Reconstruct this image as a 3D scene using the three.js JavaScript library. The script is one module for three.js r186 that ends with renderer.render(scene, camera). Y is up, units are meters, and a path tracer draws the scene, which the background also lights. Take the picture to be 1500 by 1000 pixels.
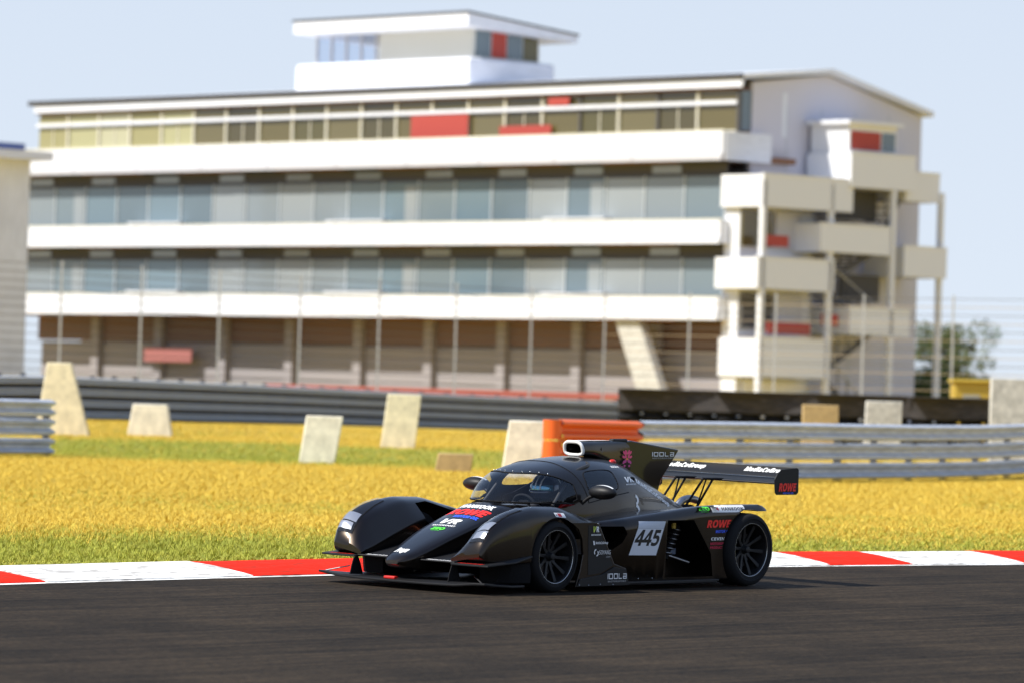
import * as THREE from 'three';
import { mergeGeometries, mergeVertices, toCreasedNormals } from 'three/addons/utils/BufferGeometryUtils.js';
import { RoundedBoxGeometry } from 'three/addons/geometries/RoundedBoxGeometry.js';
import { MarchingCubes } from 'three/addons/objects/MarchingCubes.js';
import { Brush, Evaluator, SUBTRACTION } from 'three-bvh-csg';

// ---------------------------------------------------------------- camera, sky, sun, exposure
const scene = new THREE.Scene();
const camera = new THREE.PerspectiveCamera(7.567, 1.5, 1, 6000);
const EYE = 1.552;
camera.position.set(0, EYE, 0);
camera.rotation.order = 'YXZ';
camera.rotation.set(0.01389, 0, 0.03);
camera.focus = 45.8;
camera.userData.fStop = 2.4;
const renderer = new THREE.WebGLRenderer();
renderer.toneMapping = THREE.LinearToneMapping;
renderer.toneMappingExposure = 1.32;
renderer.shadowMap.enabled = true;
const lerp = THREE.MathUtils.lerp, clamp = THREE.MathUtils.clamp, smooth = THREE.MathUtils.smoothstep;
const SUN = new THREE.Vector3(-0.60, 0.75, 0.22).normalize();
{
  const W = 512, H = 256, data = new Float32Array(W * H * 4), v = new THREE.Vector3();
  const hor = [0.575, 0.64, 0.72], mid = [0.25, 0.36, 0.58], zen = [0.065, 0.13, 0.33], low = [0.16, 0.13, 0.08];
  for (let r = 0; r < H; r++) for (let c = 0; c < W; c++) {
    const up = ((r + 0.5) / H - 0.5) * Math.PI, az = ((c + 0.5) / W - 0.5) * 2 * Math.PI;
    v.set(Math.cos(az) * Math.cos(up), Math.sin(up), Math.sin(az) * Math.cos(up));
    const e = Math.max(0, up) / (Math.PI / 2), g = Math.pow(Math.max(0, v.dot(SUN)), 10) * 0.35;
    for (let k = 0; k < 3; k++) {
      let s = e < 0.3 ? lerp(hor[k], mid[k], e / 0.3) : lerp(mid[k], zen[k], (e - 0.3) / 0.7);
      s += g * [1, 0.95, 0.85][k];
      if (up < 0) s = lerp(hor[k], low[k], Math.min(1, -up / 0.12));
      data[(r * W + c) * 4 + k] = s;
    }
    data[(r * W + c) * 4 + 3] = 1;
  }
  const sky = new THREE.DataTexture(data, W, H, THREE.RGBAFormat, THREE.FloatType);
  sky.mapping = THREE.EquirectangularReflectionMapping;
  sky.magFilter = THREE.LinearFilter; sky.minFilter = THREE.LinearFilter;
  sky.needsUpdate = true;
  scene.background = sky; scene.environment = sky;
}
const sun = new THREE.DirectionalLight(0xfffaf0, 4.9);
sun.position.copy(SUN).multiplyScalar(120).add(new THREE.Vector3(0, 0, -50));
sun.target.position.set(0, 0, -50);
sun.castShadow = true;
sun.shadow.mapSize.set(4096, 4096);
Object.assign(sun.shadow.camera, { left: -60, right: 60, top: 60, bottom: -60, near: 1, far: 400 });
scene.add(sun, sun.target);

// ---------------------------------------------------------------- helpers
let seed = 12345;
const rnd = () => { seed = (seed * 1664525 + 1013904223) >>> 0; return seed / 4294967296; };
const rr = (a, b) => a + (b - a) * rnd();
const V = (x, y, z) => new THREE.Vector3(x, y, z);
const taken = {};
const numbered = (n) => { const k = taken[n] = (taken[n] ?? -1) + 1; return k ? `${n}_${String(k).padStart(3, '0')}` : n; };
function tag(o, label, category, group, kind) {
  if (label) o.userData.label = label;
  if (category) o.userData.category = category;
  if (group) o.userData.group = group;
  if (kind) o.userData.kind = kind;
  return o;
}
function thing(name, label, category, group) {
  const g = new THREE.Group(); g.name = numbered(name); scene.add(g);
  return tag(g, label, category, group);
}
function part(name, geometry, material, parent) {
  const m = new THREE.Mesh(geometry, material);
  m.name = name; m.castShadow = m.receiveShadow = true;
  parent?.add(m);
  return m;
}
const rgb = (r, g, b) => new THREE.Color().setRGB(r, g, b);
const mat = (c, roughness = 0.6, metalness = 0, extra = {}) => new THREE.MeshPhysicalMaterial({ color: rgb(...c), roughness, metalness, side: THREE.DoubleSide, ...extra });
const box = (w, h, d, x = 0, y = 0, z = 0) => new THREE.BoxGeometry(w, h, d).translate(x, y, z);
const spanBox = (x0, x1, y0, y1, z0, z1) => box(Math.abs(x1 - x0), Math.abs(y1 - y0), Math.abs(z1 - z0), (x0 + x1) / 2, (y0 + y1) / 2, (z0 + z1) / 2);
function softBox(x0, x1, y0, y1, z0, z1, r = 0.01, s = 1) {
  return new RoundedBoxGeometry(Math.abs(x1 - x0), Math.abs(y1 - y0), Math.abs(z1 - z0), s, r).translate((x0 + x1) / 2, (y0 + y1) / 2, (z0 + z1) / 2);
}
const tube = (pts, r, seg = 24, rad = 8, closed = false) => new THREE.TubeGeometry(new THREE.CatmullRomCurve3(pts.map((p) => p.isVector3 ? p : V(...p)), closed, 'centripetal'), seg, r, rad, closed);
function bar(a, b, r, n = 8) {
  const A = V(...a), B = V(...b), g = new THREE.CylinderGeometry(r, r, A.distanceTo(B), n);
  g.applyQuaternion(new THREE.Quaternion().setFromUnitVectors(V(0, 1, 0), B.clone().sub(A).normalize()));
  return g.translate((A.x + B.x) / 2, (A.y + B.y) / 2, (A.z + B.z) / 2);
}
function interp(table) {                                   // smooth curve through [x, y] pairs, x rising
  const t = [...table].sort((a, b) => a[0] - b[0]), n = t.length;
  const s = []; for (let i = 0; i < n - 1; i++) s.push((t[i + 1][1] - t[i][1]) / (t[i + 1][0] - t[i][0]));
  const m = t.map((_, i) => i === 0 ? s[0] : i === n - 1 ? s[n - 2] : s[i - 1] * s[i] <= 0 ? 0 : 2 * s[i - 1] * s[i] / (s[i - 1] + s[i]));
  return (x) => {
    if (x <= t[0][0]) return t[0][1];
    if (x >= t[n - 1][0]) return t[n - 1][1];
    let i = 0; while (x > t[i + 1][0]) i++;
    const h = t[i + 1][0] - t[i][0], u = (x - t[i][0]) / h, u2 = u * u, u3 = u2 * u;
    return t[i][1] * (2 * u3 - 3 * u2 + 1) + m[i] * h * (u3 - 2 * u2 + u) + t[i + 1][1] * (3 * u2 - 2 * u3) + m[i + 1] * h * (u3 - u2);
  };
}
function grid(fn, nu, nv) {                                // surface from fn(u, v) -> [x, y, z], u and v in 0..1
  const p = [], uv = [], ix = [];
  for (let i = 0; i <= nu; i++) for (let j = 0; j <= nv; j++) { p.push(...fn(i / nu, j / nv)); uv.push(i / nu, j / nv); }
  for (let i = 0; i < nu; i++) for (let j = 0; j < nv; j++) { const a = i * (nv + 1) + j, b = a + nv + 1; ix.push(a, b, a + 1, b, b + 1, a + 1); }
  const g = new THREE.BufferGeometry();
  g.setAttribute('position', new THREE.Float32BufferAttribute(p, 3));
  g.setAttribute('uv', new THREE.Float32BufferAttribute(uv, 2));
  g.setIndex(ix); g.computeVertexNormals();
  return g;
}
function roundPoly(pts, radius, k = 4) {                   // closed [z, y] polygon with rounded corners, k + 1 points a corner
  const out = [], n = pts.length;
  for (let i = 0; i < n; i++) {
    const c = pts[i], a = pts[(i + n - 1) % n], b = pts[(i + 1) % n], r = Array.isArray(radius) ? radius[i] : radius;
    const da = Math.hypot(a[0] - c[0], a[1] - c[1]) || 1e-6, db = Math.hypot(b[0] - c[0], b[1] - c[1]) || 1e-6;
    const ra = Math.min(r, da * 0.48) / da, rb = Math.min(r, db * 0.48) / db;
    const A = [lerp(c[0], a[0], ra), lerp(c[1], a[1], ra)], B = [lerp(c[0], b[0], rb), lerp(c[1], b[1], rb)];
    for (let j = 0; j <= k; j++) { const t = j / k, s = 1 - t; out.push([s * s * A[0] + 2 * s * t * c[0] + t * t * B[0], s * s * A[1] + 2 * s * t * c[1] + t * t * B[1]]); }
  }
  return out;
}
function loft(sections) {                                  // sections: [{x, pts: [[z, y] ...]}], closed loops with flat ends
  const n = sections[0].pts.length, p = [], ix = [];
  for (const s of sections) for (const q of s.pts) p.push(s.x, q[1], q[0]);
  for (let i = 0; i < sections.length - 1; i++) for (let j = 0; j < n; j++) {
    const a = i * n + j, b = i * n + (j + 1) % n, c = a + n, d = b + n;
    ix.push(a, c, b, b, c, d);
  }
  for (const [s, flip] of [[0, 0], [sections.length - 1, 1]]) {
    const cz = sections[s].pts.reduce((t, q) => t + q[0], 0) / n, cy = sections[s].pts.reduce((t, q) => t + q[1], 0) / n, c = p.length / 3;
    p.push(sections[s].x, cy, cz);
    for (let j = 0; j < n; j++) { const a = s * n + j, b = s * n + (j + 1) % n; flip ? ix.push(c, b, a) : ix.push(c, a, b); }
  }
  let g = new THREE.BufferGeometry();
  g.setAttribute('position', new THREE.Float32BufferAttribute(p, 3));
  g.setIndex(ix); g.computeVertexNormals();
  // turn inside-out shapes the right way round
  let vol = 0; const A = V(), B = V(), Cc = V(), pos = g.attributes.position;
  for (let i = 0; i < ix.length; i += 3) { A.fromBufferAttribute(pos, ix[i]); B.fromBufferAttribute(pos, ix[i + 1]); Cc.fromBufferAttribute(pos, ix[i + 2]); vol += A.dot(B.cross(Cc)); }
  if (vol < 0) { for (let i = 0; i < ix.length; i += 3) [ix[i], ix[i + 1]] = [ix[i + 1], ix[i]]; g.setIndex(ix); }
  return toCreasedNormals(g, 0.75);
}
const evaluator = new Evaluator(); evaluator.attributes = ['position', 'normal']; evaluator.useGroups = false;
function cut(g, ...tools) {
  let a = new Brush(g); a.updateMatrixWorld();
  for (const t of tools) { const b = new Brush(t.index ? t.toNonIndexed() : t); b.updateMatrixWorld(); a = evaluator.evaluate(a, b, SUBTRACTION); }
  return a.geometry;
}
function prism(pts, z0, z1, bevel = 0) {                   // [x, y] outline, thickness along z
  const s = new THREE.Shape(pts.map((p) => new THREE.Vector2(...p)));
  const g = new THREE.ExtrudeGeometry(s, { depth: Math.abs(z1 - z0) - 2 * bevel, bevelEnabled: bevel > 0, bevelSize: bevel, bevelThickness: bevel, bevelSegments: 2, bevelOffset: -bevel, steps: 1 });
  return g.translate(0, 0, Math.min(z0, z1) + bevel);
}
// tileable value noise
function noiseTile(n, cells, octaves = 4, stretch = 1) {
  const f = new Float32Array(n * n); let amp = 1, tot = 0;
  for (let o = 0; o < octaves; o++) {
    const cx = Math.max(1, Math.round(cells * 2 ** o / stretch)), cy = cells * 2 ** o, g = new Float32Array(cx * cy).map(rnd);
    for (let y = 0; y < n; y++) for (let x = 0; x < n; x++) {
      const fx = x / n * cx, fy = y / n * cy, ix = Math.floor(fx), iy = Math.floor(fy), u = smooth(fx - ix, 0, 1), v = smooth(fy - iy, 0, 1);
      const q = (a, b) => g[((iy + b) % cy) * cx + (ix + a) % cx];
      f[y * n + x] += amp * lerp(lerp(q(0, 0), q(1, 0), u), lerp(q(0, 1), q(1, 1), u), v);
    }
    tot += amp; amp *= 0.55;
  }
  return f.map((v) => v / tot);
}
function texture(n, fn, srgb = true, repeat = 1) {
  const d = new Uint8Array(n * n * 4);
  for (let i = 0; i < n * n; i++) { const c = fn(i); d[i * 4] = clamp(c[0], 0, 1) * 255; d[i * 4 + 1] = clamp(c[1], 0, 1) * 255; d[i * 4 + 2] = clamp(c[2], 0, 1) * 255; d[i * 4 + 3] = 255; }
  const t = new THREE.DataTexture(d, n, n);
  t.magFilter = THREE.LinearFilter; t.minFilter = THREE.LinearFilter; t.wrapS = t.wrapT = THREE.RepeatWrapping;
  if (srgb) t.colorSpace = THREE.SRGBColorSpace;
  t.repeat.set(repeat, repeat); t.needsUpdate = true;
  return t;
}

// ---------------------------------------------------------------- the lie of the land
const plane = (x, z) => -0.0078 * (x - 0.44) - 0.0243 * (z + 45);
const kerbZ = (x) => -43.27 - 1.0959 * (x + 4.23) + 0.0255 * (x + 4.23) * (x - 2.76);
const kerbSlope = (x) => -1.0959 + 0.0255 * (2 * x + 1.47);
const kerbAt = (x) => { const s = kerbSlope(x), l = Math.hypot(1, s); return { p: [x, kerbZ(x)], n: [s / l, -1 / l], t: [1 / l, s / l] }; };
function beyondKerb(x, z) {                                // rough signed distance past the kerb's track edge
  let u = x; for (let i = 0; i < 3; i++) { const k = kerbAt(u); u += ((x - k.p[0]) * k.t[0] + (z - k.p[1]) * k.t[1]) * k.t[0] * 0.9; u = clamp(u, -22, 22); }
  const k = kerbAt(u); return (x - k.p[0]) * k.n[0] + (z - k.p[1]) * k.n[1];
}
const level = interp([[20, 0], [50, 0.13], [60, 0.23], [84, 0.5], [95, 0.56], [105, 0.78], [112, 0.86], [122, 1.07], [140, 1.07], [160, 1.0], [200, 0.8], [260, 0.8], [400, 0.6], [4000, 0.6]]);
function groundY(x, z) {
  const s = beyondKerb(x, z);
  if (s < 0.6) return plane(x, z) - 0.12;
  const w = smooth(s, 1, 15), k = smooth(s, 0.6, 1.0);
  return lerp(lerp(plane(x, z) - 0.12, plane(x, z) + 0.06, k), level(-z), w);
}

// ---------------------------------------------------------------- ground, track, kerb
const axis = (parts) => { const o = []; for (const [a, b, n] of parts) for (let i = 0; i < n; i++) o.push(a + (b - a) * i / n); o.push(parts.at(-1)[1]); return o; };
function sheet(xs, zs, h, uvOf, colorOf) {
  const p = [], uv = [], ix = [], col = [], nx = xs.length;
  for (const z of zs) for (const x of xs) { p.push(x, h(x, z), z); uv.push(...uvOf(x, z)); if (colorOf) col.push(...colorOf(x, z)); }
  for (let j = 0; j < zs.length - 1; j++) for (let i = 0; i < nx - 1; i++) { const a = j * nx + i, b = a + nx; ix.push(a, a + 1, b, b, a + 1, b + 1); }
  const g = new THREE.BufferGeometry();
  g.setAttribute('position', new THREE.Float32BufferAttribute(p, 3));
  g.setAttribute('uv', new THREE.Float32BufferAttribute(uv, 2));
  if (colorOf) g.setAttribute('color', new THREE.Float32BufferAttribute(col, 3));
  g.setIndex(ix); g.computeVertexNormals();
  return g;
}
const big = noiseTile(256, 6, 4), fine = noiseTile(512, 64, 3);
const bigAt = (x, z, s) => big[(((Math.floor(z * s) % 256) + 256) % 256) * 256 + ((Math.floor(x * s) % 256) + 256) % 256];
function greenness(x, z) {                                 // where the photo shows live green grass
  const s = beyondKerb(x, z), D = -z;
  const edge = (1 - smooth(s, 1.5, 8)) * 1.0, dip = smooth(D, 88, 94) * (1 - smooth(D, 101, 108)) * (1 - smooth(x, 0, 5)) * 0.85;
  return clamp((edge + dip) * (0.35 + 1.1 * bigAt(x, z, 9)) + 0.25 * smooth(bigAt(x + 40, z, 4), 0.52, 0.7), 0, 1);
}
const grassTex = texture(512, (i) => { const v = 0.62 + 0.55 * fine[i]; return [v, v * 0.985, v * 0.93]; });
{
  const xs = axis([[-900, -60, 14], [-60, -20, 14], [-20, 24, 150], [24, 70, 14], [70, 900, 14]]), zs = axis([[120, -30, 14], [-30, -40, 10], [-40, -130, 260], [-130, -240, 30], [-240, -600, 12], [-600, -4000, 10]]);
  const g = sheet(xs, zs, groundY, (x, z) => [x / 1.6, z / 1.6], (x, z) => {
    const k = smooth(greenness(x, z) + bigAt(x, z, 17) - 0.5, 0.42, 0.6) * 0.9;   // live green grass among the straw
    return [lerp(0.58, 0.32, k), lerp(0.415, 0.345, k), lerp(0.06, 0.05, k)];
  });
  const m = new THREE.MeshStandardMaterial({ map: grassTex, vertexColors: true, roughness: 1, side: THREE.DoubleSide });
  tag(part('ground', g, m, scene), 'dry golden grass ground spreading behind the kerb', 'ground', null, 'structure');
}
{
  // asphalt, uv along the direction of travel so that rubber streaks follow it
  const a = noiseTile(1024, 128, 3), st = noiseTile(1024, 40, 4, 24), patch = noiseTile(1024, 5, 3);
  const col = texture(1024, (i) => { const v = 0.142 + 0.12 * (a[i] - 0.5) + 0.11 * (st[i] - 0.5) + 0.08 * (patch[i] - 0.5); return [v * 1.19, v * 1.0, v * 0.77]; });
  const bmp = texture(1024, (i) => { const v = a[i]; return [v, v, v]; }, false);
  const m = new THREE.MeshPhysicalMaterial({ map: col, bumpMap: bmp, bumpScale: 0.006, roughness: 0.95, specularIntensity: 0.25, side: THREE.DoubleSide });
  // the tarmac ends at the kerb line
  const rows = [], n = 90, c = 0.67, s = -0.742;
  const p = [], uv = [], ix = [];
  for (let i = 0; i <= n; i++) {
    const x0 = -14 + 32 * i / n, k = kerbAt(x0);
    for (let j = 0; j <= 30; j++) { const t = -42 * (j / 30) ** 1.5 + 0.02, x = k.p[0] + k.n[0] * t, z = k.p[1] + k.n[1] * t; p.push(x, plane(x, z), z); uv.push((x * c + z * s) / 4, (x * -s + z * c) / 4); }
  }
  for (let i = 0; i < n; i++) for (let j = 0; j < 30; j++) { const q = i * 31 + j; ix.push(q, q + 1, q + 31, q + 31, q + 1, q + 32); }
  const g = new THREE.BufferGeometry();
  g.setAttribute('position', new THREE.Float32BufferAttribute(p, 3)); g.setAttribute('uv', new THREE.Float32BufferAttribute(uv, 2)); g.setIndex(ix); g.computeVertexNormals();
  tag(part('track', g, m, scene), 'dark asphalt race track with faint rubber streaks', 'track', null, 'structure');
}
const worn = noiseTile(256, 16, 4), scuff = noiseTile(256, 20, 3, 6);
const paintTex = (c, dirt) => texture(256, (i) => { const k = clamp(smooth(worn[i] * 0.5 + scuff[i] * 0.5, 0.50, 0.66), 0, 1) * dirt; return c.map((v, j) => lerp(v * (0.96 + 0.08 * scuff[i]), [0.24, 0.21, 0.19][j], k)); });
const redPaint = new THREE.MeshPhysicalMaterial({ map: paintTex([0.95, 0.13, 0.0], 0.35), roughness: 0.85, specularIntensity: 0.3, side: THREE.DoubleSide });
const whitePaint = new THREE.MeshPhysicalMaterial({ map: paintTex([0.95, 0.945, 0.925], 0.4), roughness: 0.85, specularIntensity: 0.3, side: THREE.DoubleSide });
{
  // white edge line, then the raised kerb made of painted blocks
  const strip = (x0, x1, prof, n, lift) => {               // prof: [[distance past the line, height] ...]
    const p = [], uv = [], ix = [], m = prof.length;
    for (let i = 0; i <= n; i++) { const x = lerp(x0, x1, i / n), k = kerbAt(x); for (const [t, h] of prof) { const X = k.p[0] + k.n[0] * t, Z = k.p[1] + k.n[1] * t; p.push(X, plane(X, Z) + h + lift, Z); uv.push(x / 1.3, t / 1.3 + h); } }
    for (let i = 0; i < n; i++) for (let j = 0; j < m - 1; j++) { const a = i * m + j; ix.push(a, a + 1, a + m, a + m, a + 1, a + m + 1); }
    for (const e of [0, n]) for (let j = 1; j < m - 1; j++) ix.push(e * m, e * m + j, e * m + j + 1);
    const g = new THREE.BufferGeometry();
    g.setAttribute('position', new THREE.Float32BufferAttribute(p, 3)); g.setAttribute('uv', new THREE.Float32BufferAttribute(uv, 2)); g.setIndex(ix);
    return toCreasedNormals(g, 0.5);
  };
  tag(part('edge_line', strip(-13, 17, [[-0.11, 0], [0.0, 0]], 80, 0.004), whitePaint, scene), 'thin white line painted along the track edge beside the kerb', 'line', null, 'structure');
  const kerb = tag(new THREE.Group(), 'red and white painted kerb along the track edge', 'kerb', null, 'structure');
  kerb.name = 'kerb'; scene.add(kerb);
  const xs = [-13, -11.4, -9.8, -8.3, -6.9, -5.4, -3.88, -2.22, -0.6, 0.9, 2.15, 3.24, 4.12, 5.36, 6.4, 7.5, 8.7, 10, 11.4, 13, 15];
  xs.slice(0, -1).forEach((x, i) => {
    const h = 0.085 + rr(-0.006, 0.006);
    part('kerb_block', strip(x + 0.006, xs[i + 1] - 0.006, [[0.005, -0.08], [0.005, 0.012], [0.1, 0.028], [0.5, h * 0.8], [0.82, h], [0.93, h * 0.9], [0.96, -0.08]], 8, 0), i % 2 ? redPaint : whitePaint, kerb);
  });
}
// dry grass: clumps of blades
{
  const p = [], col = [];
  for (let b = 0; b < 7; b++) {
    const a = rnd() * 6.28, l = rr(0.4, 1), w = rr(0.035, 0.06), lean = rr(0.15, 0.6), bx = Math.cos(a * 3) * 0.35, bz = Math.sin(a * 3) * 0.35, dx = Math.cos(a), dz = Math.sin(a);
    p.push(bx - dz * w, 0, bz + dx * w, bx + dz * w, 0, bz - dx * w, bx + dx * lean, l, bz + dz * lean);
  }
  const g = new THREE.BufferGeometry(); g.setAttribute('position', new THREE.Float32BufferAttribute(p, 3)); g.computeVertexNormals();
  const N = 150000, im = new THREE.InstancedMesh(g, new THREE.MeshStandardMaterial({ color: 0xffffff, roughness: 1, side: THREE.DoubleSide }), N);
  const M = new THREE.Matrix4(), q = new THREE.Quaternion(), c = new THREE.Color();
  for (let i = 0; i < N;) {
    const D = 44 + 80 * Math.pow(rnd(), 1.25), x = rr(-0.112, 0.112) * D, z = -D, s = beyondKerb(x, z);
    if (s < 0.97) continue;
    const h = rr(0.025, 0.065) * (1 + 0.5 * bigAt(x, z, 6)) * (s < 1.4 ? 0.75 : 1), k = rnd() < greenness(x, z) ? rr(0.7, 1) : 0, v = rr(0.75, 1.2);
    q.setFromAxisAngle(V(0, 1, 0), rnd() * 6.28);
    M.compose(V(x, groundY(x, z) - 0.005, z), q, V(0.13, h, 0.13)); im.setMatrixAt(i, M);
    im.setColorAt(i, c.setRGB(lerp(0.66, 0.33, k) * v, lerp(0.475, 0.36, k) * v, lerp(0.072, 0.05, k) * v));
    i++;
  }
  im.name = 'grass'; im.castShadow = im.receiveShadow = true;
  scene.add(tag(im, 'short dry golden grass with greener tufts by the kerb', 'grass', null, 'stuff'));
}
// ---------------------------------------------------------------- the race car (own axes: x forward from the front axle, y up from the tarmac, z to its right)
const paint = mat([0.028, 0.021, 0.016], 0.32, 0.9, { clearcoat: 0.5, clearcoatRoughness: 0.06 });
const carbon = mat([0.008, 0.008, 0.009], 0.5, 0, { specularIntensity: 0.6 });
const matte = mat([0.006, 0.006, 0.007], 0.8, 0, { specularIntensity: 0.4 });
const rubber = mat([0.011, 0.011, 0.012], 0.85, 0, { specularIntensity: 0.5 });
const rimMetal = mat([0.007, 0.007, 0.008], 0.55, 0.2);
const lipMetal = mat([0.42, 0.43, 0.45], 0.25, 1);
const steel = mat([0.35, 0.35, 0.36], 0.35, 1);
const clear = new THREE.MeshPhysicalMaterial({ color: rgb(0.86, 0.9, 0.97), roughness: 0.02, transmission: 1, thickness: 0, ior: 1.5, side: THREE.DoubleSide });
const lensGlass = new THREE.MeshPhysicalMaterial({ color: rgb(0.88, 0.9, 0.94), roughness: 0.03, transmission: 1, thickness: 0, ior: 1.5, side: THREE.DoubleSide });
const white = mat([0.78, 0.78, 0.77], 0.4, 0, { clearcoat: 0.5 });
const redPlastic = mat([0.55, 0.02, 0.015], 0.35);

const car = thing('race_car', 'low black closed-cockpit race car with number 445 on its flank', 'race car');
{
  const F = V(-0.64295306, -0.01359354, 0.76578494), n = V(0.00779746, 0.99967449, 0.02429209), R = V(-0.76586589, 0.02158985, -0.64263778);
  car.quaternion.setFromRotationMatrix(new THREE.Matrix4().makeBasis(F, n, R));
  car.position.set(-0.2643, 0.0199, -45.5912);
}
const flip = (g) => { const h = g.clone().scale(1, 1, -1); if (h.index) { const a = h.index.array; for (let i = 0; i < a.length; i += 3) [a[i], a[i + 1]] = [a[i + 1], a[i]]; } else for (const k of Object.keys(h.attributes)) { const at = h.attributes[k], s = at.itemSize; for (let i = 0; i < at.count; i += 3) for (let j = 0; j < s; j++) { const t = at.array[i * s + j]; at.array[i * s + j] = at.array[(i + 1) * s + j]; at.array[(i + 1) * s + j] = t; } } return h; };
const wheelTool = (x, y, r, z0, z1) => new THREE.CylinderGeometry(r, r, z1 - z0, 48).rotateX(Math.PI / 2).translate(x, y, (z0 + z1) / 2);

// --- front fenders (built for the right side, mirrored for the left)
const FK = [
  // x, zo, yb, ysh, zt, yt, zr, yr, zi, yi
  [0.945, 0.84, 0.32, 0.36, 0.79, 0.385, 0.64, 0.35, 0.51, 0.285],
  [0.91, 0.865, 0.29, 0.42, 0.80, 0.465, 0.645, 0.40, 0.505, 0.30],
  [0.86, 0.885, 0.27, 0.49, 0.81, 0.545, 0.65, 0.46, 0.505, 0.31],
  [0.75, 0.905, 0.26, 0.565, 0.815, 0.63, 0.652, 0.55, 0.50, 0.35],
  [0.5, 0.925, 0.26, 0.65, 0.82, 0.722, 0.655, 0.655, 0.50, 0.45],
  [0.2, 0.93, 0.28, 0.685, 0.82, 0.763, 0.66, 0.72, 0.50, 0.55],
  [-0.05, 0.93, 0.30, 0.675, 0.82, 0.76, 0.66, 0.72, 0.51, 0.58],
  [-0.3, 0.93, 0.46, 0.63, 0.82, 0.705, 0.66, 0.685, 0.52, 0.57],
  [-0.6, 0.92, 0.52, 0.575, 0.80, 0.625, 0.66, 0.625, 0.53, 0.55],
];
const fk = FK[0].map((_, i) => i ? interp(FK.map((k) => [k[0], k[i]])) : null);
const fenderPts = (x) => { const g = (i) => fk[i](x); return [[g(1), g(2)], [g(1), g(3)], [g(4), g(5)], [g(6), g(7)], [g(8), g(9)], [g(8) + 0.02, Math.min(g(2), g(9) - 0.02)]]; };
const fSec = []; for (let i = 0; i <= 56; i++) { const x = lerp(0.945, -0.6, i / 56); fSec.push({ x, pts: roundPoly(fenderPts(x), [0.02, 0.06, 0.09, 0.045, 0.03, 0.02]) }); }
const fenderG = toCreasedNormals(cut(loft(fSec), wheelTool(0, 0.31, 0.35, 0.62, 1.1), prism([[0.11, 0.30], [0.11, 0.70], [-0.05, 0.715], [-0.42, 0.62], [-0.42, 0.30]], 0.40, 0.84)), 0.6);
const fenderR = part('front_fender', fenderG, paint, car), fenderL = part('front_fender', flip(fenderG), paint, car);

// --- monocoque with the nose
const TK = [
  // x, half width, bottom, crease height, top
  [1.125, 0.075, 0.215, 0.235, 0.252], [1.10, 0.11, 0.20, 0.245, 0.275], [0.94, 0.18, 0.17, 0.305, 0.345], [0.55, 0.25, 0.14, 0.468, 0.505], [0.1, 0.29, 0.12, 0.612, 0.665], [-0.1, 0.34, 0.12, 0.648, 0.728],
  [-0.35, 0.46, 0.11, 0.655, 0.735], [-0.7, 0.55, 0.1, 0.64, 0.70], [-0.95, 0.57, 0.1, 0.63, 0.67],
];
const tk = TK[0].map((_, i) => i ? interp(TK.map((k) => [k[0], k[i]])) : null);
const tSec = []; for (let i = 0; i <= 46; i++) {
  const x = lerp(1.125, -0.95, i / 46), w = tk[1](x), b = tk[2](x), c = tk[3](x), t = tk[4](x);
  tSec.push({ x, pts: roundPoly([[w * 0.8, b], [w, c], [w * 0.62, t - 0.006], [0, t], [-w * 0.62, t - 0.006], [-w, c], [-w * 0.8, b]], [0.02, 0.035, 0.06, 0.08, 0.06, 0.035, 0.02]) });
}
const tubG = toCreasedNormals(cut(loft(tSec), spanBox(-1.7, -0.42, 0.14, 1.2, -0.42, 0.42), spanBox(-0.45, 0.45, 0.16, 0.5, -0.2, 0.2)), 0.6);
const tub = part('nose_and_hood', tubG, paint, car);

// --- side pods and tail
const PK = [
  // x, outer, shoulder, middle of the deck against the shoulder
  [-0.60, 0.60, 0.545, 0.05], [-0.8, 0.76, 0.595, 0.035], [-1.1, 0.855, 0.637, 0.015], [-1.66, 0.885, 0.697, -0.03], [-2.15, 0.89, 0.742, -0.10], [-2.6, 0.89, 0.755, -0.13], [-3.0, 0.89, 0.752, -0.13], [-3.08, 0.885, 0.728, -0.12],
];
const pk = PK[0].map((_, i) => i ? interp(PK.map((k) => [k[0], k[i]])) : null);
const pSec = []; for (let i = 0; i <= 56; i++) {
  const x = lerp(-0.60, -3.08, i / 56), w = pk[1](x), s = pk[2](x), d = s + pk[3](x), h = s - 0.075;
  pSec.push({ x, pts: roundPoly([[w - 0.02, 0.07], [w, h], [w - 0.045, s], [0.5, lerp(s, d, 0.55)], [0, d], [-0.5, lerp(s, d, 0.55)], [-w + 0.045, s], [-w, h], [-w + 0.02, 0.07]], [0.01, 0.03, 0.05, 0.12, 0.1, 0.12, 0.05, 0.03, 0.01]) });
}
const opening = [[-1.60, 0.615], [-1.605, 0.10], [-2.30, 0.10], [-2.25, 0.31], [-1.975, 0.615]];
const intake = [[-0.4, 0.555], [-0.4, 0.30], [-0.86, 0.32], [-1.02, 0.42], [-1.07, 0.50], [-1.03, 0.565]];
const podTools = [spanBox(-1.75, -0.42, 0.14, 1.2, -0.42, 0.42), spanBox(-3.3, -2.78, 0, 0.40, -1, 1)];
for (const s of [1, -1]) {
  const [a, b] = s > 0 ? [0.55, 1.1] : [-1.1, -0.55];
  podTools.push(wheelTool(-2.80, 0.33, 0.375, a, b), spanBox(-3.3, -2.80, 0, 0.685, a, b), prism(opening, s > 0 ? 0.58 : -1.1, s > 0 ? 1.1 : -0.58), prism(intake, s > 0 ? 0.60 : -1.1, s > 0 ? 1.1 : -0.60));
}
const podG = toCreasedNormals(cut(loft(pSec), ...podTools), 0.6);
const pod = part('side_pods_and_tail', podG, paint, car);
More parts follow.
